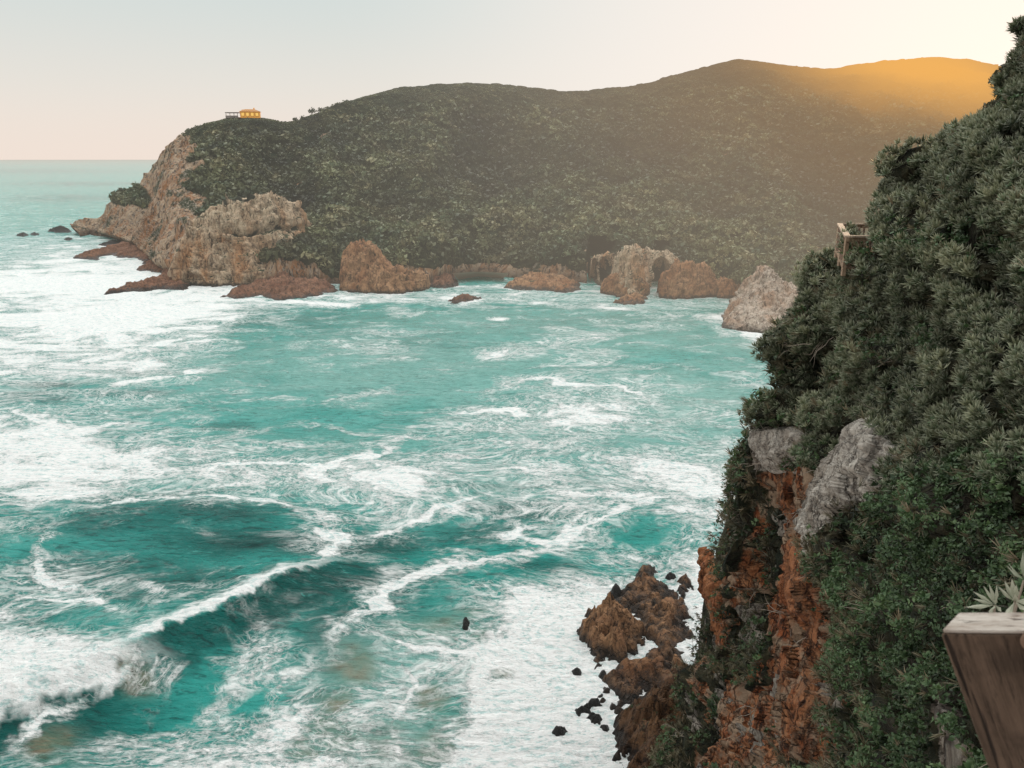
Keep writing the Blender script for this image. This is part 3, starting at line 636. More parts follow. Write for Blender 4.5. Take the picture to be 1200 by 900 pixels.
face_rock('rock_outcrop', [(196, 322, 338), (206, 300, 338), (216, 285, 337), (224, 262, 336), (240, 249, 336), (262, 238, 335), (285, 233, 335), (308, 229, 334), (325, 231, 333), (342, 239, 332), (354, 247, 331), (358, 262, 330), (368, 266, 329), (371, 282, 328), (366, 300, 327), (358, 315, 326)],
          M['far_rock'], 'huge pale and orange rock buttress split by a dark ledge on the headland', thick=26, lean=.2, ledges=[(21.5, 1.2, 4., 262, 375), (33, 1.1, 2., 236, 300), (9, .8, 1.5, 300, 360)], amp=1.9, seed=10, res=.42, cat='rock')
face_rock('rock_outcrop', [(398, 322, 345), (401, 296, 344), (408, 288, 344), (416, 284, 344), (426, 284, 344), (434, 286, 344), (446, 303, 345), (460, 314, 345), (475, 318, 344), (490, 319, 343), (499, 324, 342), (504, 334, 342)],
          M['far_orange'], 'rounded orange boulder with a pale knob on its left shoulder on the far shore', thick=16, amp=1.2, seed=20)
face_rock('rock_outcrop', [(692, 322, 334), (695, 304, 335), (703, 300, 336), (716, 299, 340), (728, 298, 349), (737, 291, 350), (744, 290, 350), (752, 292, 349), (756, 294, 344), (762, 294, 340), (778, 295, 339), (790, 299, 340), (796, 305, 342)],
          M['far_rock'], 'cliff with two dark sea caves on its left and one tall cave on its right', thick=16, amp=1.1, seed=31, holes=[(698, 313, 6, 9, 16), (713, 313, 8.5, 10, 16), (774, 320, 11, 17, 18)], dfront=0)
face_rock('rock_outcrop', [(772, 330, 351), (778, 322, 351), (786, 318, 351), (794, 306, 351), (804, 308, 351), (815, 310, 350), (826, 309, 350), (835, 318, 349), (840, 330, 348), (842, 338, 348)],
          M['far_orange'], 'orange rock with a flat vertical face just right of the tall sea cave', thick=12, amp=1., seed=41)
face_rock('rock_outcrop', [(704, 338, 346), (712, 326, 347), (722, 321, 348), (735, 320, 349), (748, 322, 349), (758, 332, 348), (762, 340, 346)],
          M['far_orange'], 'orange rock foot standing between the sea caves', thick=9, amp=.8, seed=43)
face_rock('rock_outcrop', [(848, 378, 382), (858, 362, 382), (872, 346, 383), (880, 332, 384), (888, 322, 385), (896, 314, 385), (903, 314, 385), (909, 322, 385), (917, 330, 385), (926, 333, 386), (936, 340, 388), (950, 352, 392), (970, 370, 396)],
          M['pale_rock'], 'pointed pale rock rising from the surf beside the near cliff', thick=14, amp=1.1, seed=51, lean=.9, res=.3)
face_rock('rock_outcrop', [(846, 381, 386), (853, 374, 387), (862, 362, 388), (875, 353, 389), (888, 350, 390), (900, 351, 390), (912, 358, 390), (920, 372, 389), (926, 384, 388)],
          M['pale_rock'], 'smooth rounded pale rock in front of the pointed one beside the near cliff', thick=6, amp=.5, seed=53, lean=1.3, res=.25)
face_rock('rock_outcrop', [(826, 342, 348), (832, 336, 349), (842, 328, 350), (852, 326, 350), (860, 332, 350), (868, 336, 351), (876, 342, 352)],
          M['far_orange'], 'low pinkish rock between the flat faced orange rock and the pointed pale rock', thick=10, amp=.7, seed=57)
flat = [
 ('shore_rock', [(258, 349), (275, 341), (300, 334), (320, 326), (345, 328), (372, 334), (396, 335), (400, 341), (380, 347), (355, 350), (330, 352), (300, 349), (280, 352)], 'shelf', 'long low reddish rock shelf in front of the huge buttress', 5., .5),
 ('shore_rock', [(502, 336), (506, 326), (520, 324), (536, 326), (536, 334), (520, 338)], 'shelf', 'small red rock next to the right end of the rounded orange boulder', 4.5, .5),
 ('shore_rock', [(588, 338), (600, 330), (620, 327), (650, 327), (680, 332), (680, 340), (655, 344), (640, 341), (610, 340)], 'far_orange', 'low orange rock bar right of the small beach', 5., .5),
 ('shore_rock', [(520, 357), (528, 351), (545, 348), (566, 350), (560, 354), (540, 356), (530, 359)], 'shelf', 'flat islet rock ringed by foam in the middle of the bay', 2.6, .35),
 ('shore_rock', [(710, 357), (722, 352), (745, 348), (762, 350), (758, 355), (740, 358)], 'far_orange', 'flat brown slab lying at the foot of the sea cave cliff', 3., .35),
 ('shore_rock', [(120, 345), (140, 338), (160, 333), (185, 326), (205, 322), (225, 335), (215, 341), (190, 338), (170, 341), (150, 342)], 'shelf', 'jagged rock tongue running into the surf at the foot of the buttress', 3.6, .5),
 ('shore_rock', [(84, 303), (110, 296), (135, 290), (160, 288), (200, 296), (215, 312), (190, 318), (165, 306), (130, 300), (110, 305)], 'shelf', 'wide shelf of dark and reddish rock below the bare cliff end', 5., .8),
 ('shore_rock', [(160, 318), (175, 308), (200, 305), (222, 320), (222, 334), (200, 330), (185, 322)], 'shelf', 'reddish rock step between the wide shelf and the buttress', 9., .6),
 ('shore_rock', [(112, 288), (125, 284), (145, 283), (150, 287), (135, 290)], 'black_rock', 'dark wave-washed rock just off the bare cliff end', 2., .6),
 ('sea_rock', [(56, 271), (64, 268.5), (80, 268.5), (84, 271), (70, 272.5)], 'black_rock', 'larger dark rock far out on the left, left of the cliff end', 5., .9),
 ('sea_rock', [(18, 276), (26, 273.5), (34, 275), (28, 277)], 'black_rock', 'leftmost small dark rock far out in the sea', 2.6, .7),
 ('sea_rock', [(34, 275), (40, 273), (47, 274.5), (41, 276)], 'black_rock', 'small dark rock far out, right beside the leftmost one', 2.2, .7),
 ('sea_rock', [(72, 281), (80, 279.5), (88, 280.5), (80, 282)], 'black_rock', 'tiny dark rock far out, nearer than the larger dark one', 2., .7),
]
for k, (nm, ol, mt, lab, hm_, rs) in enumerate(flat):
    flat_rock(nm, ol, M[mt], lab, hm_, rs, seed=100+k*9)
# small sandy beach
bp = np.array([on_sea(a, b) for a, b in [(536, 327), (560, 324), (590, 326)]]); bb = np.array([on_sea(a, b, 4.) for a, b in [(530, 320), (560, 318), (596, 320)]])
rows = []
for f in np.linspace(-.3, 1, 20):
    rows.append(np.array([[np.interp(s, [0, .5, 1], (bp+(bb-bp)*f)[:, c]) for c in range(3)] for s in np.linspace(0, 1, 40)]))
BV = np.array(rows); BV[..., 2] += .3*fbm(BV, 6, 3, 3)-.1
tb = NT('beach_shingle'); M['beach'] = tb.out(painted_haze(tb, tb.bsdf(tb.mix(tb.noise(tb.pos(), .8).outputs[0], (.42, .28, .22), (.5, .38, .3)), .95)))
tag(grid_obj('beach', BV, M['beach']), 'small pinkish shingle beach at the foot of the headland', 'beach', kind='structure')

# rocks in the surf below the near cliff
near_rocks = [
 ([(748, 664), (770, 660), (775, 668), (768, 676), (778, 684), (790, 690), (800, 700), (790, 708), (770, 704), (755, 712), (735, 706), (722, 698), (730, 684), (742, 676)], 'reddish brown reef arm reaching away from the cliff, farthest of the surf rocks', 2.0, .18, .9),
 ([(676, 742), (684, 722), (700, 714), (722, 716), (738, 722), (752, 735), (757, 752), (748, 772), (730, 780), (712, 778), (690, 770), (682, 758)], 'big rounded rust brown boulder in the surf', 4.6, .16, .9),
 ([(716, 700), (740, 694), (775, 700), (805, 700), (815, 740), (808, 800), (770, 800), (740, 790), (752, 765), (756, 745), (748, 728), (722, 716)], 'broken dark brown rocks with pools between the rust brown boulder and the cliff', 1.5, .16, 1.7),
 ([(756, 775), (770, 764), (790, 766), (798, 778), (785, 786), (765, 788)], 'smooth tan boulder wedged at the foot of the cliff', 3.4, .2, .4),
 ([(690, 778), (704, 762), (712, 772), (708, 785), (695, 792)], 'pinkish wet rock point below the rust brown boulder', 1.6, .15, .8),
 ([(706, 800), (722, 782), (745, 778), (765, 780), (800, 785), (800, 815), (745, 825), (716, 835)], 'dark red rock ledge above the brown slope at the water', 2.2, .2, 1.),
 ([(790, 680), (806, 674), (814, 690), (802, 702), (792, 694)], 'ochre rock knob leaning on the cliff beside the reef arm', 3.6, .2, .6),
]
for k, (ol, lab, hh, rs, rg) in enumerate(near_rocks):
    flat_rock('surf_rock', ol, M['near_rock'], lab, hh, rs, seed=300+11*k, rough=rg, slope=1.1)
blk = [(546, 733, 6, 6, 'lone black rock standing in the foam away from the shore', None), (786, 679, 7, 3, 'black rock in the white water behind the reef arm', None), (722, 695, 7, 4, 'black rock at the left end of the reef arm', None),
       (690, 738, 0, 0, '', None), (676, 789, 6, 3, 'lone small black rock in the foam left of the wet rock point', None), (750, 683, 5, 3, 'small black rock on the seaward edge of the reef arm', None)]
for k, (a, b, rx, ry, lab, g) in enumerate(blk):
    if not rx: continue
    flat_rock('black_rock', [(a+rx*math.cos(q), b+ry*math.sin(q)) for q in np.linspace(0, 6.28, 9)[:-1]], M['black_rock'], lab, 1.5, .1, seed=500+k, rough=.5, slope=2., zoff=.05)
r = np.random.default_rng(5)
for k in range(26):
    f = r.random(); a = 660+f*75+r.normal(0, 9); b = 868-f*75+r.normal(0, 12); rx = r.uniform(3, 9); ry = rx*r.uniform(.45, .8)
    o = flat_rock('black_rock', [(a+rx*math.cos(q)*r.uniform(.7, 1.2), b+ry*math.sin(q)) for q in np.linspace(0, 6.28, 8)[:-1]], M['near_rock' if r.random() < .35 else 'black_rock'], 'small wet rock scattered in the foam at the foot of the brown slope', r.uniform(.8, 1.5), .12, seed=600+k, rough=.6, slope=1.8, zoff=.0)
    tag(o, group='scattered wet rocks at the foot of the brown slope')
slope = flat_rock('shore_slope', [(712, 880), (700, 905), (690, 950), (760, 960), (860, 940), (860, 800), (800, 790), (760, 800), (735, 825), (718, 850)], M['brown_slope'], 'brown weed covered slope running down into the surf at the bottom of the cliff', 9., .22, seed=701, rough=.9, slope=.75, cat='rock slope')

# ------------------------------------------------------------------ THE NEAR CLIFF
ctrl = np.array([(1200, 50, 22), (1130, 150, 24), (1050, 178, 28), (1000, 215, 33), (985, 260, 36), (955, 300, 38), (930, 335, 41), (890, 400, 46), (880, 460, 50), (858, 500, 54), (850, 570, 60), (820, 650, 70), (802, 760, 79), (785, 800, 76), (770, 850, 71.5), (750, 900, 66.5),
 (1200, 150, 17), (1100, 250, 21.5), (1200, 300, 13), (1100, 400, 19), (1200, 450, 10), (1025, 318, 31), (1045, 240, 34), (1010, 280, 38), (1040, 278, 36), (990, 290, 39), (1000, 350, 32), (950, 400, 38), (1000, 450, 30), (1100, 550, 14), (1200, 600, 8.2), (1000, 600, 26), (950, 550, 37), (900, 550, 48), (900, 700, 53), (850, 700, 65), (960, 700, 36), (1000, 750, 27), (1100, 700, 11), (1200, 750, 6.8), (1100, 850, 9.5), (1200, 900, 6), (1040, 870, 16), (980, 880, 27), (930, 880, 41), (880, 880, 51), (820, 880, 60), (1300, 500, 7), (1600, 400, 4.5), (1600, 800, 4), (1000, 1050, 20), (850, 1050, 43), (1300, 1050, 5), (1400, 0, 14), (1300, -60, 18), (720, 1000, 57)], float)
def tps_fit(c):
    X = c[:, :2]/400; y = np.log(c[:, 2]); n = len(X); r = np.linalg.norm(X[:, None]-X[None], axis=-1)
    K = np.where(r > 0, r*r*np.log(r+1e-12), 0)+np.eye(n)*2e-3; P = np.c_[np.ones(n), X]
    A = np.block([[K, P], [P.T, np.zeros((3, 3))]]); s = np.linalg.solve(A, np.r_[y, np.zeros(3)]); return X, s
TX, TS = tps_fit(ctrl)
def cliff_D(px, py):
    px, py = np.broadcast_arrays(np.asarray(px, float), np.asarray(py, float)); q = np.stack([px, py], -1)/400; out = TS[-3]+TS[-2]*q[..., 0]+TS[-1]*q[..., 1]
    for i in range(len(TX)):
        r2 = ((q-TX[i])**2).sum(-1); out = out+TS[i]*np.where(r2 > 0, .5*r2*np.log(r2+1e-12), 0)
    return np.exp(out)
sil = np.array([(-60, 1300), (30, 1222), (60, 1206), (95, 1182), (130, 1150), (155, 1136), (172, 1078), (190, 1046), (220, 1013), (255, 1000), (285, 985), (305, 962), (335, 937), (370, 919), (400, 897), (430, 890), (460, 886), (500, 865), (570, 856), (600, 838), (650, 825), (700, 811), (760, 804), (800, 790), (850, 774), (900, 754), (1000, 715), (1080, 700)], float)
nr2, nc2 = 760, 620
PYc = np.linspace(-60, 1080, nr2)[:, None]*np.ones((1, nc2)); uu = np.linspace(0, 1, nc2)[None]
Sx = np.interp(PYc, sil[:, 0], sil[:, 1]); Sx = Sx+8+14*(1-sstep(480, 540, PYc))+24*sstep(110, 150, PYc)*(1-sstep(235, 275, PYc))-6*sstep(275, 300, PYc)*(1-sstep(330, 350, PYc))+14*sstep(410, 440, PYc)*(1-sstep(500, 560, PYc)); PXc = Sx+(1620-Sx)*(uu*.62+.38*uu**2.5)
zones_o = [[(928, 556), (972, 543), (985, 580), (963, 622), (990, 640), (1002, 700), (1008, 800), (1006, 900), (955, 900), (938, 830), (942, 760), (925, 700), (932, 640)],
           [(812, 640), (845, 640), (872, 700), (868, 760), (850, 790), (836, 730), (808, 700)], [(868, 800), (905, 790), (945, 830), (950, 920), (830, 930), (850, 850)],
           [(905, 440), (925, 445), (918, 492), (900, 482)], [(880, 640), (900, 650), (895, 720), (878, 700)]]
zones_g = [[(893, 455), (912, 450), (915, 490), (898, 485)], [(826, 575), (852, 570), (850, 640), (826, 650)], [(842, 505), (860, 510), (858, 560), (846, 560)],
           [(1118, 826), (1135, 820), (1180, 905), (1105, 920)], [(988, 800), (1000, 800), (1008, 880), (995, 880)], [(800, 800), (812, 800), (812, 850), (796, 860)]]
def zone(px, py, zs):
    o = np.full(px.shape, -1e9)
    for z in zs: o = np.maximum(o, poly_sd(px, py, z))
    return o
wpx = gn(np.stack([PXc/26, PYc/26, PXc*0], -1), 3); wpy = gn(np.stack([PXc/26, PYc/26, PXc*0+5], -1), 8); wfx = gn(np.stack([PXc/8, PYc/20, PXc*0+5], -1), 28)
SLAB = [(1046, 494), (1066, 508), (1074, 530), (1062, 560), (1045, 585), (1022, 606), (1012, 640), (1000, 668), (988, 640), (970, 632), (956, 624), (962, 604), (974, 572), (992, 545), (1010, 520), (1030, 502)]
BLOCK = [(926, 502), (950, 498), (973, 500), (976, 520), (970, 536), (948, 544), (934, 556), (928, 545), (924, 522)]
zones_g += [SLAB, BLOCK]
stk = gn(np.stack([PXc/13, PYc/70, PXc*0], -1), 91)+.6*gn(np.stack([PXc/6, PYc/24, PXc*0], -1), 92); lowl = sstep(540, 640, PYc)*(1-sstep(935, 965, PXc))
zo = zone(PXc+wpx*22+wfx*9, PYc+wpy*22, zones_o); zg = zone(PXc+wpx*12+wfx*6, PYc+wpy*12, zones_g)
och = np.maximum(sstep(-5, 5, zo), sstep(.13, .25, stk)*lowl); gre = np.maximum(sstep(-4, 4, zg), sstep(.24, .36, -stk)*lowl)
def base_surface(px, py): return unp(px, py, cliff_D(px, py))
CV = base_surface(PXc, PYc); D_ = cliff_D(PXc, PYc)
CN = normals(CV); CN *= np.sign((CN*(np.array([0, 0, H])-CV)).sum(-1, keepdims=True))
sc = np.clip(D_/30, .25, 1.7)[..., None]
veg = 1-np.maximum(och, gre)
# gullies and buttresses run down the face; folds of bush over them
fold = fbm(np.stack([PXc/95, PYc/330, PXc*0], -1), 1., 4, 201, ridge=True)
Q2 = np.stack([PXc/34., PYc/48., PXc*0], -1)
m1, m2, mid = worley(Q2+gn(Q2*.7, 3)[..., None]*.4, 1., 205)
mound = np.sqrt(np.clip(1-m1**2, 0, 1))*(.5+.7*mid)
crag = fbm(CV*np.array([1, 1, .33]), 3.2, 5, 211, ridge=True); w1, w2, wid = worley(CV*np.array([1, 1, .4])+fbm(CV, 3, 3, 5)[..., None]*1.3, 1.9, 215)
disp = (fold*1.0*(1-.6*(uu > .35))+veg*(mound-.45)*1.9)*sc[..., 0]+(1-veg)*np.clip(D_/26, .12, 1.)*(crag*.6+.75*facet(CV*np.array([1, 1, .33])+fbm(CV, 3, 3, 6)[..., None]*.8, 2.1, 216)+.3*facet(CV*np.array([1, 1, .5]), .8, 217)+.25*(wid-.5)-.35*np.exp(-((w2-w1)/.07)**2))
disp *= np.minimum(1, D_/8); edgef = sstep(0, .07, uu); disp = disp*edgef-(1-edgef)*.3*sc[..., 0]
dkm = (1-sstep(0, 22, np.abs(PXc-1012)-48))*(1-sstep(0, 14, np.abs(PYc-276)-24)); disp = disp*(1-dkm)-1.2*dkm
CV = CV+CN*disp[..., None]
back = []
for k in range(1, 15):
    q = CV[:, 0]+ray(Sx[:, 0], PYc[:, 0])*k*1.6+np.array([1, 0, 0])*(k**1.6)*.5; back.append(q)
CVf = np.concatenate([np.array(back)[::-1].transpose(1, 0, 2), CV], 1); padf = lambda a: np.concatenate([np.repeat(a[:, :1], 14, 1), a], 1)
CVf[..., 2] = np.maximum(CVf[..., 2], -8)
cl = grid_obj('cliff', CVf, M['cliff'], attrs={'ochre': padf(och), 'grey': padf(gre)}, flip=False)
tag(cl, 'steep near cliff of rust orange rock and earth overgrown with bushes', 'cliff', kind='structure')

def patch_rock(name, outline, mat, label, raise_=.7, seed=0, n=150, cr=.8):
    o = np.array(outline, float); lo = o.min(0)-8; hi = o.max(0)+8
    X, Y = np.meshgrid(np.linspace(lo[0], hi[0], n), np.linspace(lo[1], hi[1], int(n*1.2)))
    xi = gn(np.stack([X/9, Y/9, X*0], -1), seed)*5; s = poly_sd(X+xi, Y+xi*.7, outline)
    B = base_surface(X, Y); N = normals(B); N *= np.sign((N*(np.array([0, 0, H])-B)).sum(-1, keepdims=True)); D = cliff_D(X, Y)
    fo = fbm(np.stack([X/95, Y/330, X*0], -1), 1., 4, 201, ridge=True)*1.0*np.clip(D/30, .25, 1.7)
    k = np.sqrt(np.clip(s/ (min(hi-lo)*.12), 0, 1))*raise_+np.minimum(s, 0)*.09
    d1, d2, cid = worley(B*np.array([1, 1, .6])+fbm(B, 2, 3, seed)[..., None], 1.5, seed+2)
    rr = cr*(.75*fbm(B*np.array([1, 1, .5]), 2.2, 6, seed+4, .58, True)+.5*(cid-.5)-.15*np.exp(-((d2-d1)/.06)**2))
    V = B+N*((fo+k+rr)[..., None])
    return tag(grid_obj(name, V, mat, keep=(s > -5)), label, 'rock')
patch_rock('granite_slab', [(1046, 494), (1066, 508), (1074, 530), (1062, 560), (1045, 585), (1022, 606), (1012, 640), (1000, 668), (988, 640), (970, 632), (956, 624), (962, 604), (974, 572), (992, 545), (1010, 520), (1030, 502)], M['granite'], 'long grey granite slab slanting across the cliff between the bushes', .7, 801, 220)
patch_rock('granite_block', [(926, 502), (950, 498), (973, 500), (976, 520), (970, 536), (948, 544), (934, 556), (928, 545), (924, 522)], M['granite'], 'square grey granite block jutting out above the rust orange streak', .9, 811, 130)
patch_rock('orange_rock', [(958, 630), (984, 626), (992, 660), (988, 705), (975, 740), (960, 715), (950, 680)], M['ochre'], 'smooth rust orange rock face directly below the granite slab', .9, 821, 120, .5)
patch_rock('orange_rock', [(836, 645), (854, 662), (872, 700), (868, 745), (858, 778), (846, 735), (830, 695)], M['ochre'], 'folded orange rock wedge near the left edge of the cliff', .5, 831, 120, .9)

# vegetation on the cliff --------------------------------------------------------------
def cliff_samples(n, wfun, seed):
    r = np.random.default_rng(seed); i = r.integers(0, nr2, n*3); j = r.integers(0, nc2, n*3)
    px, py = PXc[i, j], PYc[i, j]; w = wfun(px, py, i, j)*(1-(px > 968)*(px < 1054)*(py > 242)*(py < 314))*(px < 1290)*(py < 960)*(py > 20)
    k = r.random(len(px)) < w; i, j = i[k][:n], j[k][:n]; return i, j
cz = CV[..., 2]
def vegp(i, j): return veg[i, j]
ROS = [rosette(14, (25, 95), .12, 1), rosette(12, (20, 88), .12, 2), rosette(16, (25, 100), .11, 3)]
GRN = [rosette(8, (30, 80), .34, 4, length=(.5, .9)), clump(11, 5, .36), clump(10, 6, .34)]
TUF = [tuft(9, 1, .035), tuft(8, 2, .04), tuft(10, 3, .03)]
def patchn(px, py, s, seed): return gn(np.stack([px/s, py/s, px*0], -1), seed)
def silver_w(px, py, i, j):
    b = sstep(0, 40, (560-py)+(px-1000)*.15+patchn(px, py, 40, 4)*60)*sstep(900, 960, px+patchn(px, py, 30, 7)*40)
    return b*(veg[i, j] > .5)*(.12+.88*(patchn(px, py, 44, 77)+.5*patchn(px, py, 18, 78) > -.22))
def green_w(px, py, i, j):
    b = sstep(0, 50, (py-530)+patchn(px, py, 40, 4)*60)*sstep(1016, 1034, px+patchn(px, py, 30, 17)*18); g = sstep(.05, .3, patchn(px, py, 36, 27))*sstep(420, 560, py)*(px < 1000)*.6
    return np.maximum(b*(.2+.8*(patchn(px, py, 30, 79) > -.25)), np.maximum(g, .5*(patchn(px, py, 44, 77)+.5*patchn(px, py, 18, 78) < -.22)*(py < 560)))*(veg[i, j] > .5)
def dry_w(px, py, i, j):
    return np.clip(1.15-silver_w(px, py, i, j)-.8*green_w(px, py, i, j), .0, 1)*(veg[i, j] > .35)*((px < 1070)+.25)
def size(D, base): return base*np.clip(D/19., .42, 2.4)**.75
r = np.random.default_rng(44)
def make_cover(name, n, wf, tm, mat, base, label, cat, seed, lift=(0, .55), layers=1, up=1.1, shaden=.75):
    i, j = cliff_samples(n, wf, seed); P = CV[i, j]; N_ = CN[i, j]; D = D_[i, j]
    L = r.random(len(i)); s = size(D, base)*r.uniform(.7, 1.35, len(i))
    P = P+N_*((lift[0]+(lift[1]-lift[0])*L)*np.clip(D/30, .18, 1.5))[:, None]+r.normal(0, .05, (len(i), 3))*D[:, None]/30
    dn = N_*.5+np.array([0, 0, up+.2])+r.normal(0, .4, (len(i), 3))
    px, py = PXc[i, j], PYc[i, j]
    tn = np.clip(.30+.5*mound[i, j]*.6+.45*patchn(px, py, 60, seed)+.3*patchn(px, py, 22, seed+1)+r.normal(0, .17, len(i)), 0, 1)
    shd = np.clip(.02+1.15*L**1.6+1.1*(mound[i, j]-.35), .07, 1.6)  # inner leaves and hollows darkened in colour to imitate shading
    return tag(bake(name, P, dn, s, tm, mat, tint=tn, shade=shd, seed=seed), label, cat, kind='stuff')
make_cover('silver_scrub', 27000, silver_w, ROS, M['silver_leaf'], .185, 'thick silver green scrub with star shaped leaf tufts over the upper cliff', 'scrub', 61)
make_cover('green_creeper', 24000, green_w, GRN, M['green_leaf'], .125, 'glossy green small leaved scrub hanging over the lower right of the cliff', 'scrub', 62)
make_cover('dry_tufts', 15000, dry_w, TUF, M['dry_leaf'], .27, 'dry olive and brown grass tufts on the left side of the cliff', 'grass', 63, up=.1)
make_cover('leafy_tufts', 12000, lambda px, py, i, j: dry_w(px, py, i, j)*.8*sstep(-.1, .15, patchn(px, py, 30, 37)), GRN, M['green_leaf'], .16, 'dark green low plants filling the gullies of the cliff', 'low plants', 64)

# bleached bare twigs sticking out of the bushes and rock
i, j = cliff_samples(150, lambda px, py, i, j: (.15+.85*(px < 1010))*(py > 330)*1., 71); rt = np.random.default_rng(72); tv, tf = [], []
for a_, b_ in zip(i, j):
    p0 = CV[a_, b_]; D1 = D_[a_, b_]; d_ = CN[a_, b_]*.7+rt.normal(0, .7, 3)+np.array([0, 0, .3]); d_ /= np.linalg.norm(d_); Ln = rt.uniform(.5, 1.3)*np.clip(D1/28, .3, 1.5)
    for br in range(rt.integers(2, 5)):
        q = p0.copy()+d_*Ln*.15*br; dd = d_+rt.normal(0, .5, 3); pts = [q]
        for k in range(5): dd = dd+rt.normal(0, .28, 3)+np.array([0, 0, -.05]); dd /= np.linalg.norm(dd); q = q+dd*Ln/5; pts.append(q)
        o_ = len(tv); n_ = len(pts)
        for k, q in enumerate(pts):
            for g in range(3): tv.append(q+np.array([math.cos(g*2.094), math.sin(g*2.094)*.7, math.sin(g*2.094)*.7])*.018*np.clip(D1/25, .3, 1.6)*(1-.75*k/(n_-1)))
        for k in range(n_-1):
            for g in range(3): tf.append([o_+k*3+g, o_+k*3+(g+1) % 3, o_+k*3+3+(g+1) % 3, o_+k*3+3+g])
tag(mesh_obj('bare_twigs', np.array(tv), tf, M['twig']), 'bleached bare twigs tangled over the plants of the cliff', 'twigs', kind='stuff')

# individual shrubs -------------------------------------------------------------------
def core_mesh(rad, seed):
    n1, n2 = 18, 26; th = np.linspace(.02, math.pi-.02, n1)[:, None]; ph = np.linspace(0, 2*math.pi, n2)[None]
    d = np.stack([np.sin(th)*np.cos(ph), np.sin(th)*np.sin(ph), np.cos(th)*np.ones_like(ph)], -1); d[:, -1] = d[:, 0]
    return d*np.array(rad)*(1+.35*fbm(d, .6, 3, seed))[..., None]*.72
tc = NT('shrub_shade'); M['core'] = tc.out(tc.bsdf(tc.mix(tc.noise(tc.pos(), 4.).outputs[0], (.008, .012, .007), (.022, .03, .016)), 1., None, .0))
def shrub(px, py, rpx, label, kind='silver', nr_=260, name='shrub', Dk=None, asp=.85, seed=0, cat='shrub', base=None, group=None, light=1.):
    D = float(Dk if Dk else cliff_D(np.array(px), np.array(py)))-.35*rpx/F*20*0
    R = rpx/F*D*.86; px += (18 if 150 < py < 350 else 8 if py < 500 else 0); py += 4*(py < 500); px = max(px, float(np.interp(py, PYc[:, 0], Sx[:, 0]))+rpx*.15); D = float(Dk if Dk else cliff_D(np.array(px), np.array(py)))+.15; c = unp(np.array(float(px)), np.array(float(py)), np.array(D)); r = np.random.default_rng(seed+900)
    root = bpy.data.objects.new(name, None); C.objects.link(root); root.location = c-np.array([0, 0, R*asp]); tag(root, label, cat, group)
    off = np.array([0, 0, R*asp]); nr_ = int(nr_*2.6)
    th = r.normal(size=(nr_, 3)); th /= np.linalg.norm(th, axis=1, keepdims=True); th[:, 2] = th[:, 2]*.8+.12
    lump = 1+.28*fbm(th, .55, 3, seed+3); L = r.uniform(.62, 1.04, nr_); P = th*np.array([R, R, R*asp])*(lump*L)[:, None]+off
    if base is None: base = {'silver': .165, 'green': .125, 'dry': .30, 'sun': .15}[kind]
    tm = {'silver': ROS, 'green': GRN, 'dry': TUF, 'sun': GRN}[kind]; s = size(D, base)*r.uniform(.75, 1.3, nr_)
    sh = np.clip(.1+1.15*(L-.62)/.42*.8+.25*th[:, 2], .12, 1.25)*light; tn = np.clip(.5+.6*fbm(P, R*.5, 2, seed)+r.normal(0, .17, nr_)+.15*th[:, 2], 0, 1)  # inner and lower leaves darkened in colour to imitate shading
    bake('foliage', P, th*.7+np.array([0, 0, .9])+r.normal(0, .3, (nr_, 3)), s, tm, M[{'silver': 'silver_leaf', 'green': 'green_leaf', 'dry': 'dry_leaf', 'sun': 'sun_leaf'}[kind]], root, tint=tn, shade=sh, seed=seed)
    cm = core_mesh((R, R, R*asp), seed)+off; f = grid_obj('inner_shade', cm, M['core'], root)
    Vb, Fb = [], []
    for k in range(5):
        a = np.array([r.normal(0, .1)*R, r.normal(0, .1)*R, -.15*R]); b = P[r.integers(nr_)]*.95; m = (a+b)/2+r.normal(0, .1, 3)*R; o_ = len(Vb)
        for q, rr in ((a, .05), (m, .03), (b, .012)):
            for g in range(5): Vb.append(q+np.array([math.cos(g*1.2566), math.sin(g*1.2566), 0])*rr*min(R, 1.5))
        for q in range(2):
            for g in range(5): Fb.append([o_+q*5+g, o_+q*5+(g+1) % 5, o_+q*5+5+(g+1) % 5, o_+q*5+5+g])
    mesh_obj('branches', np.array(Vb), Fb, M['twig'], root)
    return root
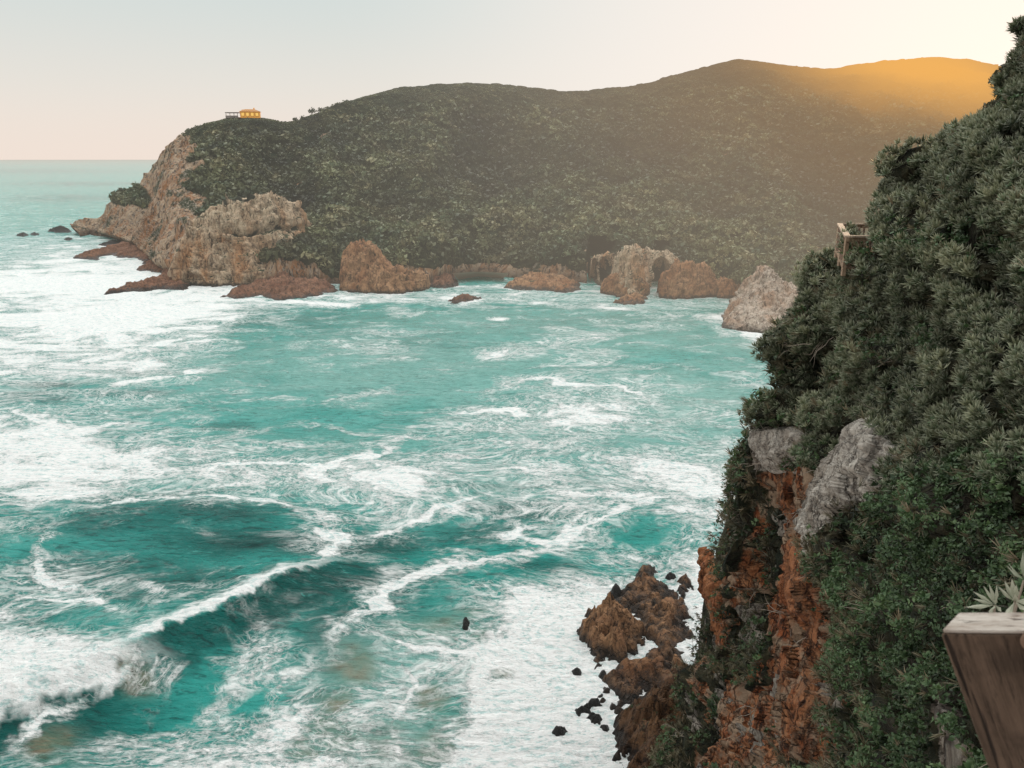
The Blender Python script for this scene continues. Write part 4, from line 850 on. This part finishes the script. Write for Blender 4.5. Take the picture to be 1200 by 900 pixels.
SH = [
 (1192, 92, 36, 'sun', 700, 'sunlit shrub at the very top of the cliff, its tip glowing orange against the sky', .9),
 (1204, 68, 22, 'sun', 300, 'narrow topmost twig crown catching the sun at the right border', .9),
 (1155, 140, 36, 'sun', 650, 'dark rounded shrub on the skyline below the sunlit one', .9),
 (1185, 165, 40, 'silver', 500, 'dark shrub under the two skyline shrubs, at the right border', .8),
 (1070, 205, 34, 'silver', 520, 'pale tufted shrub standing highest above the wooden lookout', .8),
 (1105, 215, 36, 'silver', 480, 'silver shrub right of the pale tufted one above the lookout', .8),
 (1024, 222, 28, 'silver', 420, 'rounded silver shrub directly above the lookout railing', .8),
 (1062, 276, 28, 'silver', 420, 'bushy silver shrub growing against the right end of the lookout', .8),
 (1125, 290, 52, 'silver', 560, 'wide silver shrub on the upper slope, right of the lookout', .75),
 (988, 309, 20, 'silver', 160, 'small silver shrub hiding the foot of the lookout corner', .7, 30.5),
 (978, 345, 34, 'silver', 460, 'silver shrub on the cliff edge just below the lookout', .8),
 (1060, 345, 50, 'silver', 560, 'broad silver shrub below and right of the lookout', .75),
 (1150, 385, 60, 'silver', 560, 'big silver shrub with long star leaves in the middle right', .75),
 (962, 385, 36, 'silver', 420, 'grey green shrub near the cliff edge above the small orange scar', .8),
 (1040, 425, 48, 'silver', 520, 'silver shrub above the granite slab', .75),
 (945, 438, 30, 'silver', 340, 'small grey shrub right of the small orange scar', .8),
 (1120, 480, 50, 'silver', 480, 'dark silver shrub right of the top of the granite slab', .75),
 (1005, 470, 22, 'silver', 300, 'low shrub growing between the granite block and the slab', .8),
 (1100, 600, 44, 'green', 800, 'leafy green shrub right of the granite slab', .8),
 (1160, 560, 54, 'green', 900, 'large deep green shrub at the right border, level with the granite slab', .75),
 (1050, 690, 30, 'green', 600, 'green shrub hanging over the top of the rust orange streak', .85),
 (1115, 660, 44, 'green', 800, 'green shrub above the timber post', .75),
 (1052, 760, 34, 'green', 700, 'bright green creeper bush beside the rust orange streak', .9),
 (1085, 775, 36, 'green', 700, 'dark green bush left of the timber post', .75),
 (946, 318, 20, 'silver', 240, 'small silver shrub on the cliff edge, lower left of the lookout', .8),
 (868, 490, 13, 'green', 160, 'little green bush sticking out from the cliff edge over the water', .85),
 (905, 420, 24, 'dry', 260, 'olive tuft bush on the cliff edge above the small orange scar', .45),
 (880, 560, 26, 'dry', 260, 'brown twiggy bush on the left cliff edge', .45),
 (880, 660, 24, 'green', 300, 'dark bush in the gully right of the orange wedge', .7),
 (905, 740, 28, 'green', 360, 'dark green bush in the middle gully low on the cliff', .7),
 (850, 830, 22, 'green', 260, 'green bush low on the cliff below the orange wedge', .7),
 (815, 860, 24, 'dry', 300, 'grassy hummock at the foot of the cliff above the brown slope', .5),
]
for k, (px, py, rp_, kd, n_, lab, asp, *dk) in enumerate(SH):
    shrub(px, py, rp_, lab, kd, n_, seed=k*7, asp=asp, Dk=dk[0] if dk else None)

# pale long leaved plant beside the post, close to the viewer
plr = bpy.data.objects.new('leafy_plant', None); C.objects.link(plr); pc = unp(np.array(1188.), np.array(712.), np.array(2.3)); plr.location = pc
tag(plr, 'pale silvery plant with long pointed leaves behind the top of the timber post', 'plant')
LR = [rosette(13, (25, 80), .085, 11, length=(.8, 1.15)), rosette(11, (15, 75), .09, 12)]
PP = np.array([[0, 0, 0.02], [.05, .05, .06], [-.035, .03, -.01], [.03, -.02, .045], [.10, .03, .03]]); PD = np.array([[-.5, -.5, .9], [.2, -.5, 1], [-1, -.4, .6], [.2, -.8, .6], [.6, -.5, .8]])
M['pale_leaf'] = leaf_mat('pale_long_leaves', (.25, .27, .19), (.36, .37, .28), (.5, .48, .38), (.5, .49, .4), .6)
bake('foliage', PP, PD, np.array([.085, .08, .07, .06, .075]), LR, M['pale_leaf'], plr, seed=5)
stv, stf = [], []
for q in PP:
    o_ = len(stv); a = np.array([.03, .05, -.35])
    for w_, rr in ((a, .006), ((a+q)/2+np.array([0, .01, 0]), .005), (q, .003)):
        for g in range(5): stv.append(w_+np.array([math.cos(g*1.2566), math.sin(g*1.2566), 0])*rr)
    for w_ in range(2):
        for g in range(5): stf.append([o_+w_*5+g, o_+w_*5+(g+1) % 5, o_+w_*5+5+(g+1) % 5, o_+w_*5+5+g])
mesh_obj('stems', np.array(stv), stf, M['twig'], plr)

# ------------------------------------------------------------------ TIMBER POST BY THE VIEWER
A_ = unp(np.array(1101.), np.array(743.), np.array(1.25)); B_ = unp(np.array(1158.), np.array(902.), np.array(1.36)); ax = B_-A_; ax /= np.linalg.norm(ax)
r1 = unp(np.array(1197.), np.array(744.), np.array(1.))-np.array([0, 0, H]); k_ = np.dot(A_-np.array([0, 0, H]), ax)/np.dot(r1, ax); Rt = np.array([0, 0, H])+r1*k_-A_; print('POST', k_, Rt); Rt /= np.linalg.norm(Rt); Dp = unp(np.array(1122.), np.array(721.), np.array(1.325))-A_; T_ = np.linalg.norm(Dp); Dp /= T_
W_, L_ = .17, 1.5
post = bpy.data.objects.new('timber_post', None); C.objects.link(post); post.location = A_+ax*L_
tag(post, 'weathered timber post with a slanted top leaning in at the lower right corner', 'post')
def local_box(name, c, h, axes, mat, parent, bv):
    """box whose object axes follow the timber, so the grain runs along it"""
    import mathutils
    s = np.array([[x, y, z] for x in (-1, 1) for y in (-1, 1) for z in (-1, 1)], float)*np.array(h)
    W3 = s@np.array(axes); e0 = np.array(axes[0]); e2 = np.array(axes[2]); e1 = np.cross(e2, e0); fr = np.array([e0, e1, e2]); s = W3@fr.T
    o = mesh_obj(name, s, [[0, 1, 3, 2], [4, 6, 7, 5], [0, 4, 5, 1], [2, 3, 7, 6], [0, 2, 6, 4], [1, 5, 7, 3]], mat, parent, smooth=False)
    Mx = mathutils.Matrix(fr.T.tolist()).to_4x4(); Mx.translation = mathutils.Vector(c)-parent.location; o.matrix_basis = Mx
    bevel(o, bv, 3); return o
M['post_wood'] = wood_material('grey_brown_post', (.085, .056, .038), (.15, .10, .07), (.012, .008, .006), (1.6, 1.6, .12), 2.2)
M['post_end'] = wood_material('bleached_post_end', (.42, .36, .31), (.58, .52, .46), (.2, .13, .09), (.5, 2.5, 1), 2.)
cpt = A_+Rt*W_/2+Dp*T_/2+ax*L_/2
pb = local_box('shaft', cpt, (W_/2, T_/2, L_/2), [Rt, Dp, ax], M['post_wood'], post, .006)
cap = local_box('top', A_+Rt*W_/2+Dp*T_/2-ax*.004, (W_/2-.004, T_/2-.004, .004), [Rt, Dp, ax], M['post_end'], post, .003)
# round bolt / rail stub at right
n_ = 20; cb = A_+Rt*.135+ax*.012-Dp*.006; V = []
for rr, dz in ((.0, -.012), (.022, -.012), (.027, -.006), (.027, .02)):
    V += [cb+(Rt*math.cos(a)+ax*math.sin(a))*rr+Dp*dz for a in np.linspace(0, 2*math.pi, n_+1)[:-1]]
Fb = [[q*n_+i, q*n_+(i+1) % n_, q*n_+n_+(i+1) % n_, q*n_+n_+i] for q in range(3) for i in range(n_)]
mesh_obj('bolt_head', np.array(V)-np.array(post.location), Fb, M['wood_dark'], post)

# ------------------------------------------------------------------ WOODEN LOOKOUT
zt = H-2.55
def at_z(px, py, z): return on_sea(px, py, z)
B0 = at_z(993, 277, zt); A0 = at_z(984, 262.5, zt); Rv = np.array([1., -.03, 0]); Rv /= np.linalg.norm(Rv)
C0 = B0+Rv*3.4; E0 = A0+Rv*3.4
lk = bpy.data.objects.new('lookout_deck', None); C.objects.link(lk); lk.location = (*((A0+B0+C0+E0)/4)[:2], zt-1.15)
tag(lk, 'small wooden lookout platform with slatted railing on the cliff edge among the shrubs', 'lookout')
LO = np.array(lk.location)
def lb(name, a, b, w, h, mat, bv=.01): return beam(name, np.array(a)-LO, np.array(b)-LO, w, h, mat, lk, bv=bv)
lb('handrail', A0, B0+(B0-A0)/np.linalg.norm(B0-A0)*.06, .2, .07, M['wood_rail']); lb('handrail', B0+Rv*.11, C0, .17, .07, M['wood_rail']); lb('handrail', A0+Rv*.11, E0, .12, .07, M['wood_rail'])
def up(p, dz): return np.array(p)+np.array([0, 0, dz])
for a, b in ((A0, B0), (B0, C0), (A0, E0)):
    lb('bottom_rail', up(a, -.98)+.001, up(b, -.98), .05, .09, M['wood_dark']); lb('rail_board', up(a, -.1), up(b, -.1), .04, .12, M['wood'])
    L = np.linalg.norm(np.array(b)-a); n = int(L/.2)
    for k in range(1, n):
        p = a+(np.array(b)-a)*k/n
        vv_ = np.array([0, 1., 0]); o = beam('baluster', up(p, -.95)-LO, up(p, -.165)-LO, .045, .09, M['wood_dark'], lk, up=(0, 1, 0), bv=0)
for p in (A0, B0, C0, E0, (A0+B0)/2, B0+Rv*1.7, A0+Rv*1.7):
    beam('post', up(p, -1.35)-LO, up(p, -.04)-LO, .13, .13, M['wood'], lk, up=(0, 1, 0), bv=.01)
ctr = (A0+B0+C0+E0)/4
nb_ = 14
V, Fc = boxes([((up((A0+(B0-A0)*((k+.5)/nb_)), -1.1)+up((E0+(C0-E0)*((k+.5)/nb_)), -1.1))/2-LO, (1.7, np.linalg.norm(B0-A0)/nb_/2*.93, .025), [Rv, np.cross([0, 0, 1.], Rv), [0, 0, 1.]]) for k in range(nb_)])
mesh_obj('floor_boards', V, Fc, M['wood'], lk, smooth=False)

# ------------------------------------------------------------------ HOUSE ON THE HEADLAND
hb = unp(np.array(294.), np.array(141.), np.array(520.)); hs_ = bpy.data.objects.new('hilltop_house', None); C.objects.link(hs_); hs_.location = hb+np.array([0, 0, 1.6]); hs_.rotation_euler = (0, 0, math.radians(12))
tag(hs_, 'small house glowing orange in the low sun on top of the headland', 'house')
I3 = np.eye(3)
def plain(name, col, rough=.8, em=None, hz=True):
    t = NT(name); n = t.noise(t.pos(), 1.2, 4).outputs[0]; c = t.mix(n, tuple(x*.8 for x in col), tuple(min(1, x*1.1) for x in col)); k = {}
    if em: k = {'Emission_Color': (*em[0], 1.), 'Emission_Strength': em[1]}
    return t.out(t.bsdf(c, rough, None, .3, **k))
M['wall'] = plain('sun_glow_plaster', (.75, .42, .12), em=((1., .40, .10), .25)); M['roof'] = plain('tile_roof', (.5, .26, .12)); M['pane'] = plain('sunlit_window', (.9, .6, .15), .2, ((1., .55, .16), .5)); M['frame'] = plain('dark_frame', (.2, .1, .05))  # walls and panes emit to stand in for low sunlight
def hbx(name, items, mat, parent): V, Fc = boxes([(c, h, I3) for c, h in items]); return mesh_obj(name, V, Fc, mat, parent, smooth=False)
hbx('wall', [((0, 0, 1.7), (6, 4, 1.9)), ((-1.5, 1, 4.1), (3.5, 3, .7))], M['wall'], hs_)
Vr = np.array([[-6.6, -4.6, 3.6], [6.6, -4.6, 3.6], [6.6, 4.6, 3.6], [-6.6, 4.6, 3.6], [-3, 0, 5.2], [3, 0, 5.2]]); me = bpy.data.meshes.new('roof'); me.from_pydata(Vr.tolist(), [], [[0, 1, 5, 4], [1, 2, 5], [2, 3, 4, 5], [3, 0, 4], [3, 2, 1, 0]]); me.materials.append(M['roof']); ro = bpy.data.objects.new('roof', me); C.objects.link(ro); ro.parent = hs_
hbx('chimney', [((2.4, .6, 5.3), (.4, .4, .8))], M['wall'], ro)
for k in range(4):
    w = hbx('window', [((-4.3+k*2.9, -4.03, 1.9), (1.05, .06, 1.15))], M['frame'], hs_); hbx('pane', [((-4.3+k*2.9, -4.1, 1.9), (.9, .03, 1.))], M['pane'], w)
tr = bpy.data.objects.new('terrace', None); C.objects.link(tr); tc_ = unp(np.array(271.), np.array(141.5), np.array(518.)); tr.location = tc_+np.array([0, 0, 1.6]); tag(tr, 'low grey terrace with a flat canopy on posts left of the glowing house', 'terrace')
M['conc'] = plain('grey_concrete', (.32, .28, .25))
hbx('floor', [((1.6, 0, .2), (4, 3, .3))], M['conc'], tr); hbx('canopy', [((1.6, 0, 3.3), (4.2, 3.2, .18))], M['conc'], tr)
for x in (-2.1, .4, 3, 5.2): hbx('post', [((x, -2.7, 1.8), (.14, .14, 1.33))], M['conc'], tr)
hbx('parapet', [((1.6, -2.95, 1.0), (4, .1, .45))], M['conc'], tr)

# ------------------------------------------------------------------ LIGHT, SKY, CAMERA
SUN_AZ, SUN_EL = math.radians(32), math.radians(7.3)
sd_ = (math.sin(SUN_AZ)*math.cos(SUN_EL), math.cos(SUN_AZ)*math.cos(SUN_EL), math.sin(SUN_EL))
import mathutils
L = bpy.data.lights.new('sun', 'SUN'); L.energy = 2.6; L.angle = math.radians(.6); L.color = (1., .66, .36); lo_ = bpy.data.objects.new('sun', L); C.objects.link(lo_)
lo_.rotation_euler = mathutils.Vector(sd_).to_track_quat('Z', 'Y').to_euler()
w = bpy.data.worlds.new('World'); bpy.context.scene.world = w; w.use_nodes = True; nt = w.node_tree; nt.nodes.clear()
class WT(NT):
    def __init__(s): s.t = nt; s.l = nt.links
t = WT()
sky = t.n('ShaderNodeTexSky', sky_type='NISHITA', sun_disc=False); sky.sun_elevation = SUN_EL; sky.sun_rotation = SUN_AZ; sky.dust_density = 3.; sky.air_density = 1.; sky.ozone_density = 1.
dirv = t.vmath('NORMALIZE', t.n('ShaderNodeTexCoord').outputs['Generated'])
sx = t.n('ShaderNodeSeparateXYZ'); t.l.new(dirv, sx.inputs[0])
el = sx.outputs[2]
g = t.mix(t.ss(el, -.02, .09), (.90, .77, .68), (.84, .78, .71)); g = t.mix(t.ss(el, .03, .2), g, (.66, .725, .71)); g = t.mix(t.ss(el, .2, .75), g, (2.1, 2.15, 2.12)); g = t.mix(t.ss(t.vmath('DOT_PRODUCT', dirv, (.1, .995, 0)), -.5, .35, .5, 0.), g, (.25, .27, .28))
sd3v = t.vmath('DOT_PRODUCT', dirv, sd_)
g = t.mix(t.math('POWER', t.ss(sd3v, .7, 1.), 1.3), g, (.95, .88, .82))
bg1 = t.n('ShaderNodeBackground'); t.l.new(sky.outputs[0], bg1.inputs[0]); bg1.inputs[1].default_value = .0025
bg2 = t.n('ShaderNodeBackground'); t.l.new(g, bg2.inputs[0]); bg2.inputs[1].default_value = .98
ad = t.n('ShaderNodeAddShader'); t.l.new(bg1.outputs[0], ad.inputs[0]); t.l.new(bg2.outputs[0], ad.inputs[1])
t.l.new(ad.outputs[0], t.n('ShaderNodeOutputWorld').inputs[0])
cam = bpy.data.cameras.new('camera'); co = bpy.data.objects.new('camera', cam); C.objects.link(co); co.location = (0, 0, H); co.rotation_euler = (math.pi/2-PIT, 0, 0)
cam.sensor_width = 36; cam.lens = 36*F/1200; cam.clip_end = 60000; cam.clip_start = .05
cam.dof.use_dof = True; cam.dof.focus_distance = 45; cam.dof.aperture_fstop = 9
sc_ = bpy.context.scene; sc_.camera = co
sc_.view_settings.view_transform = 'Standard'; sc_.view_settings.look = 'None'; sc_.view_settings.exposure = 0
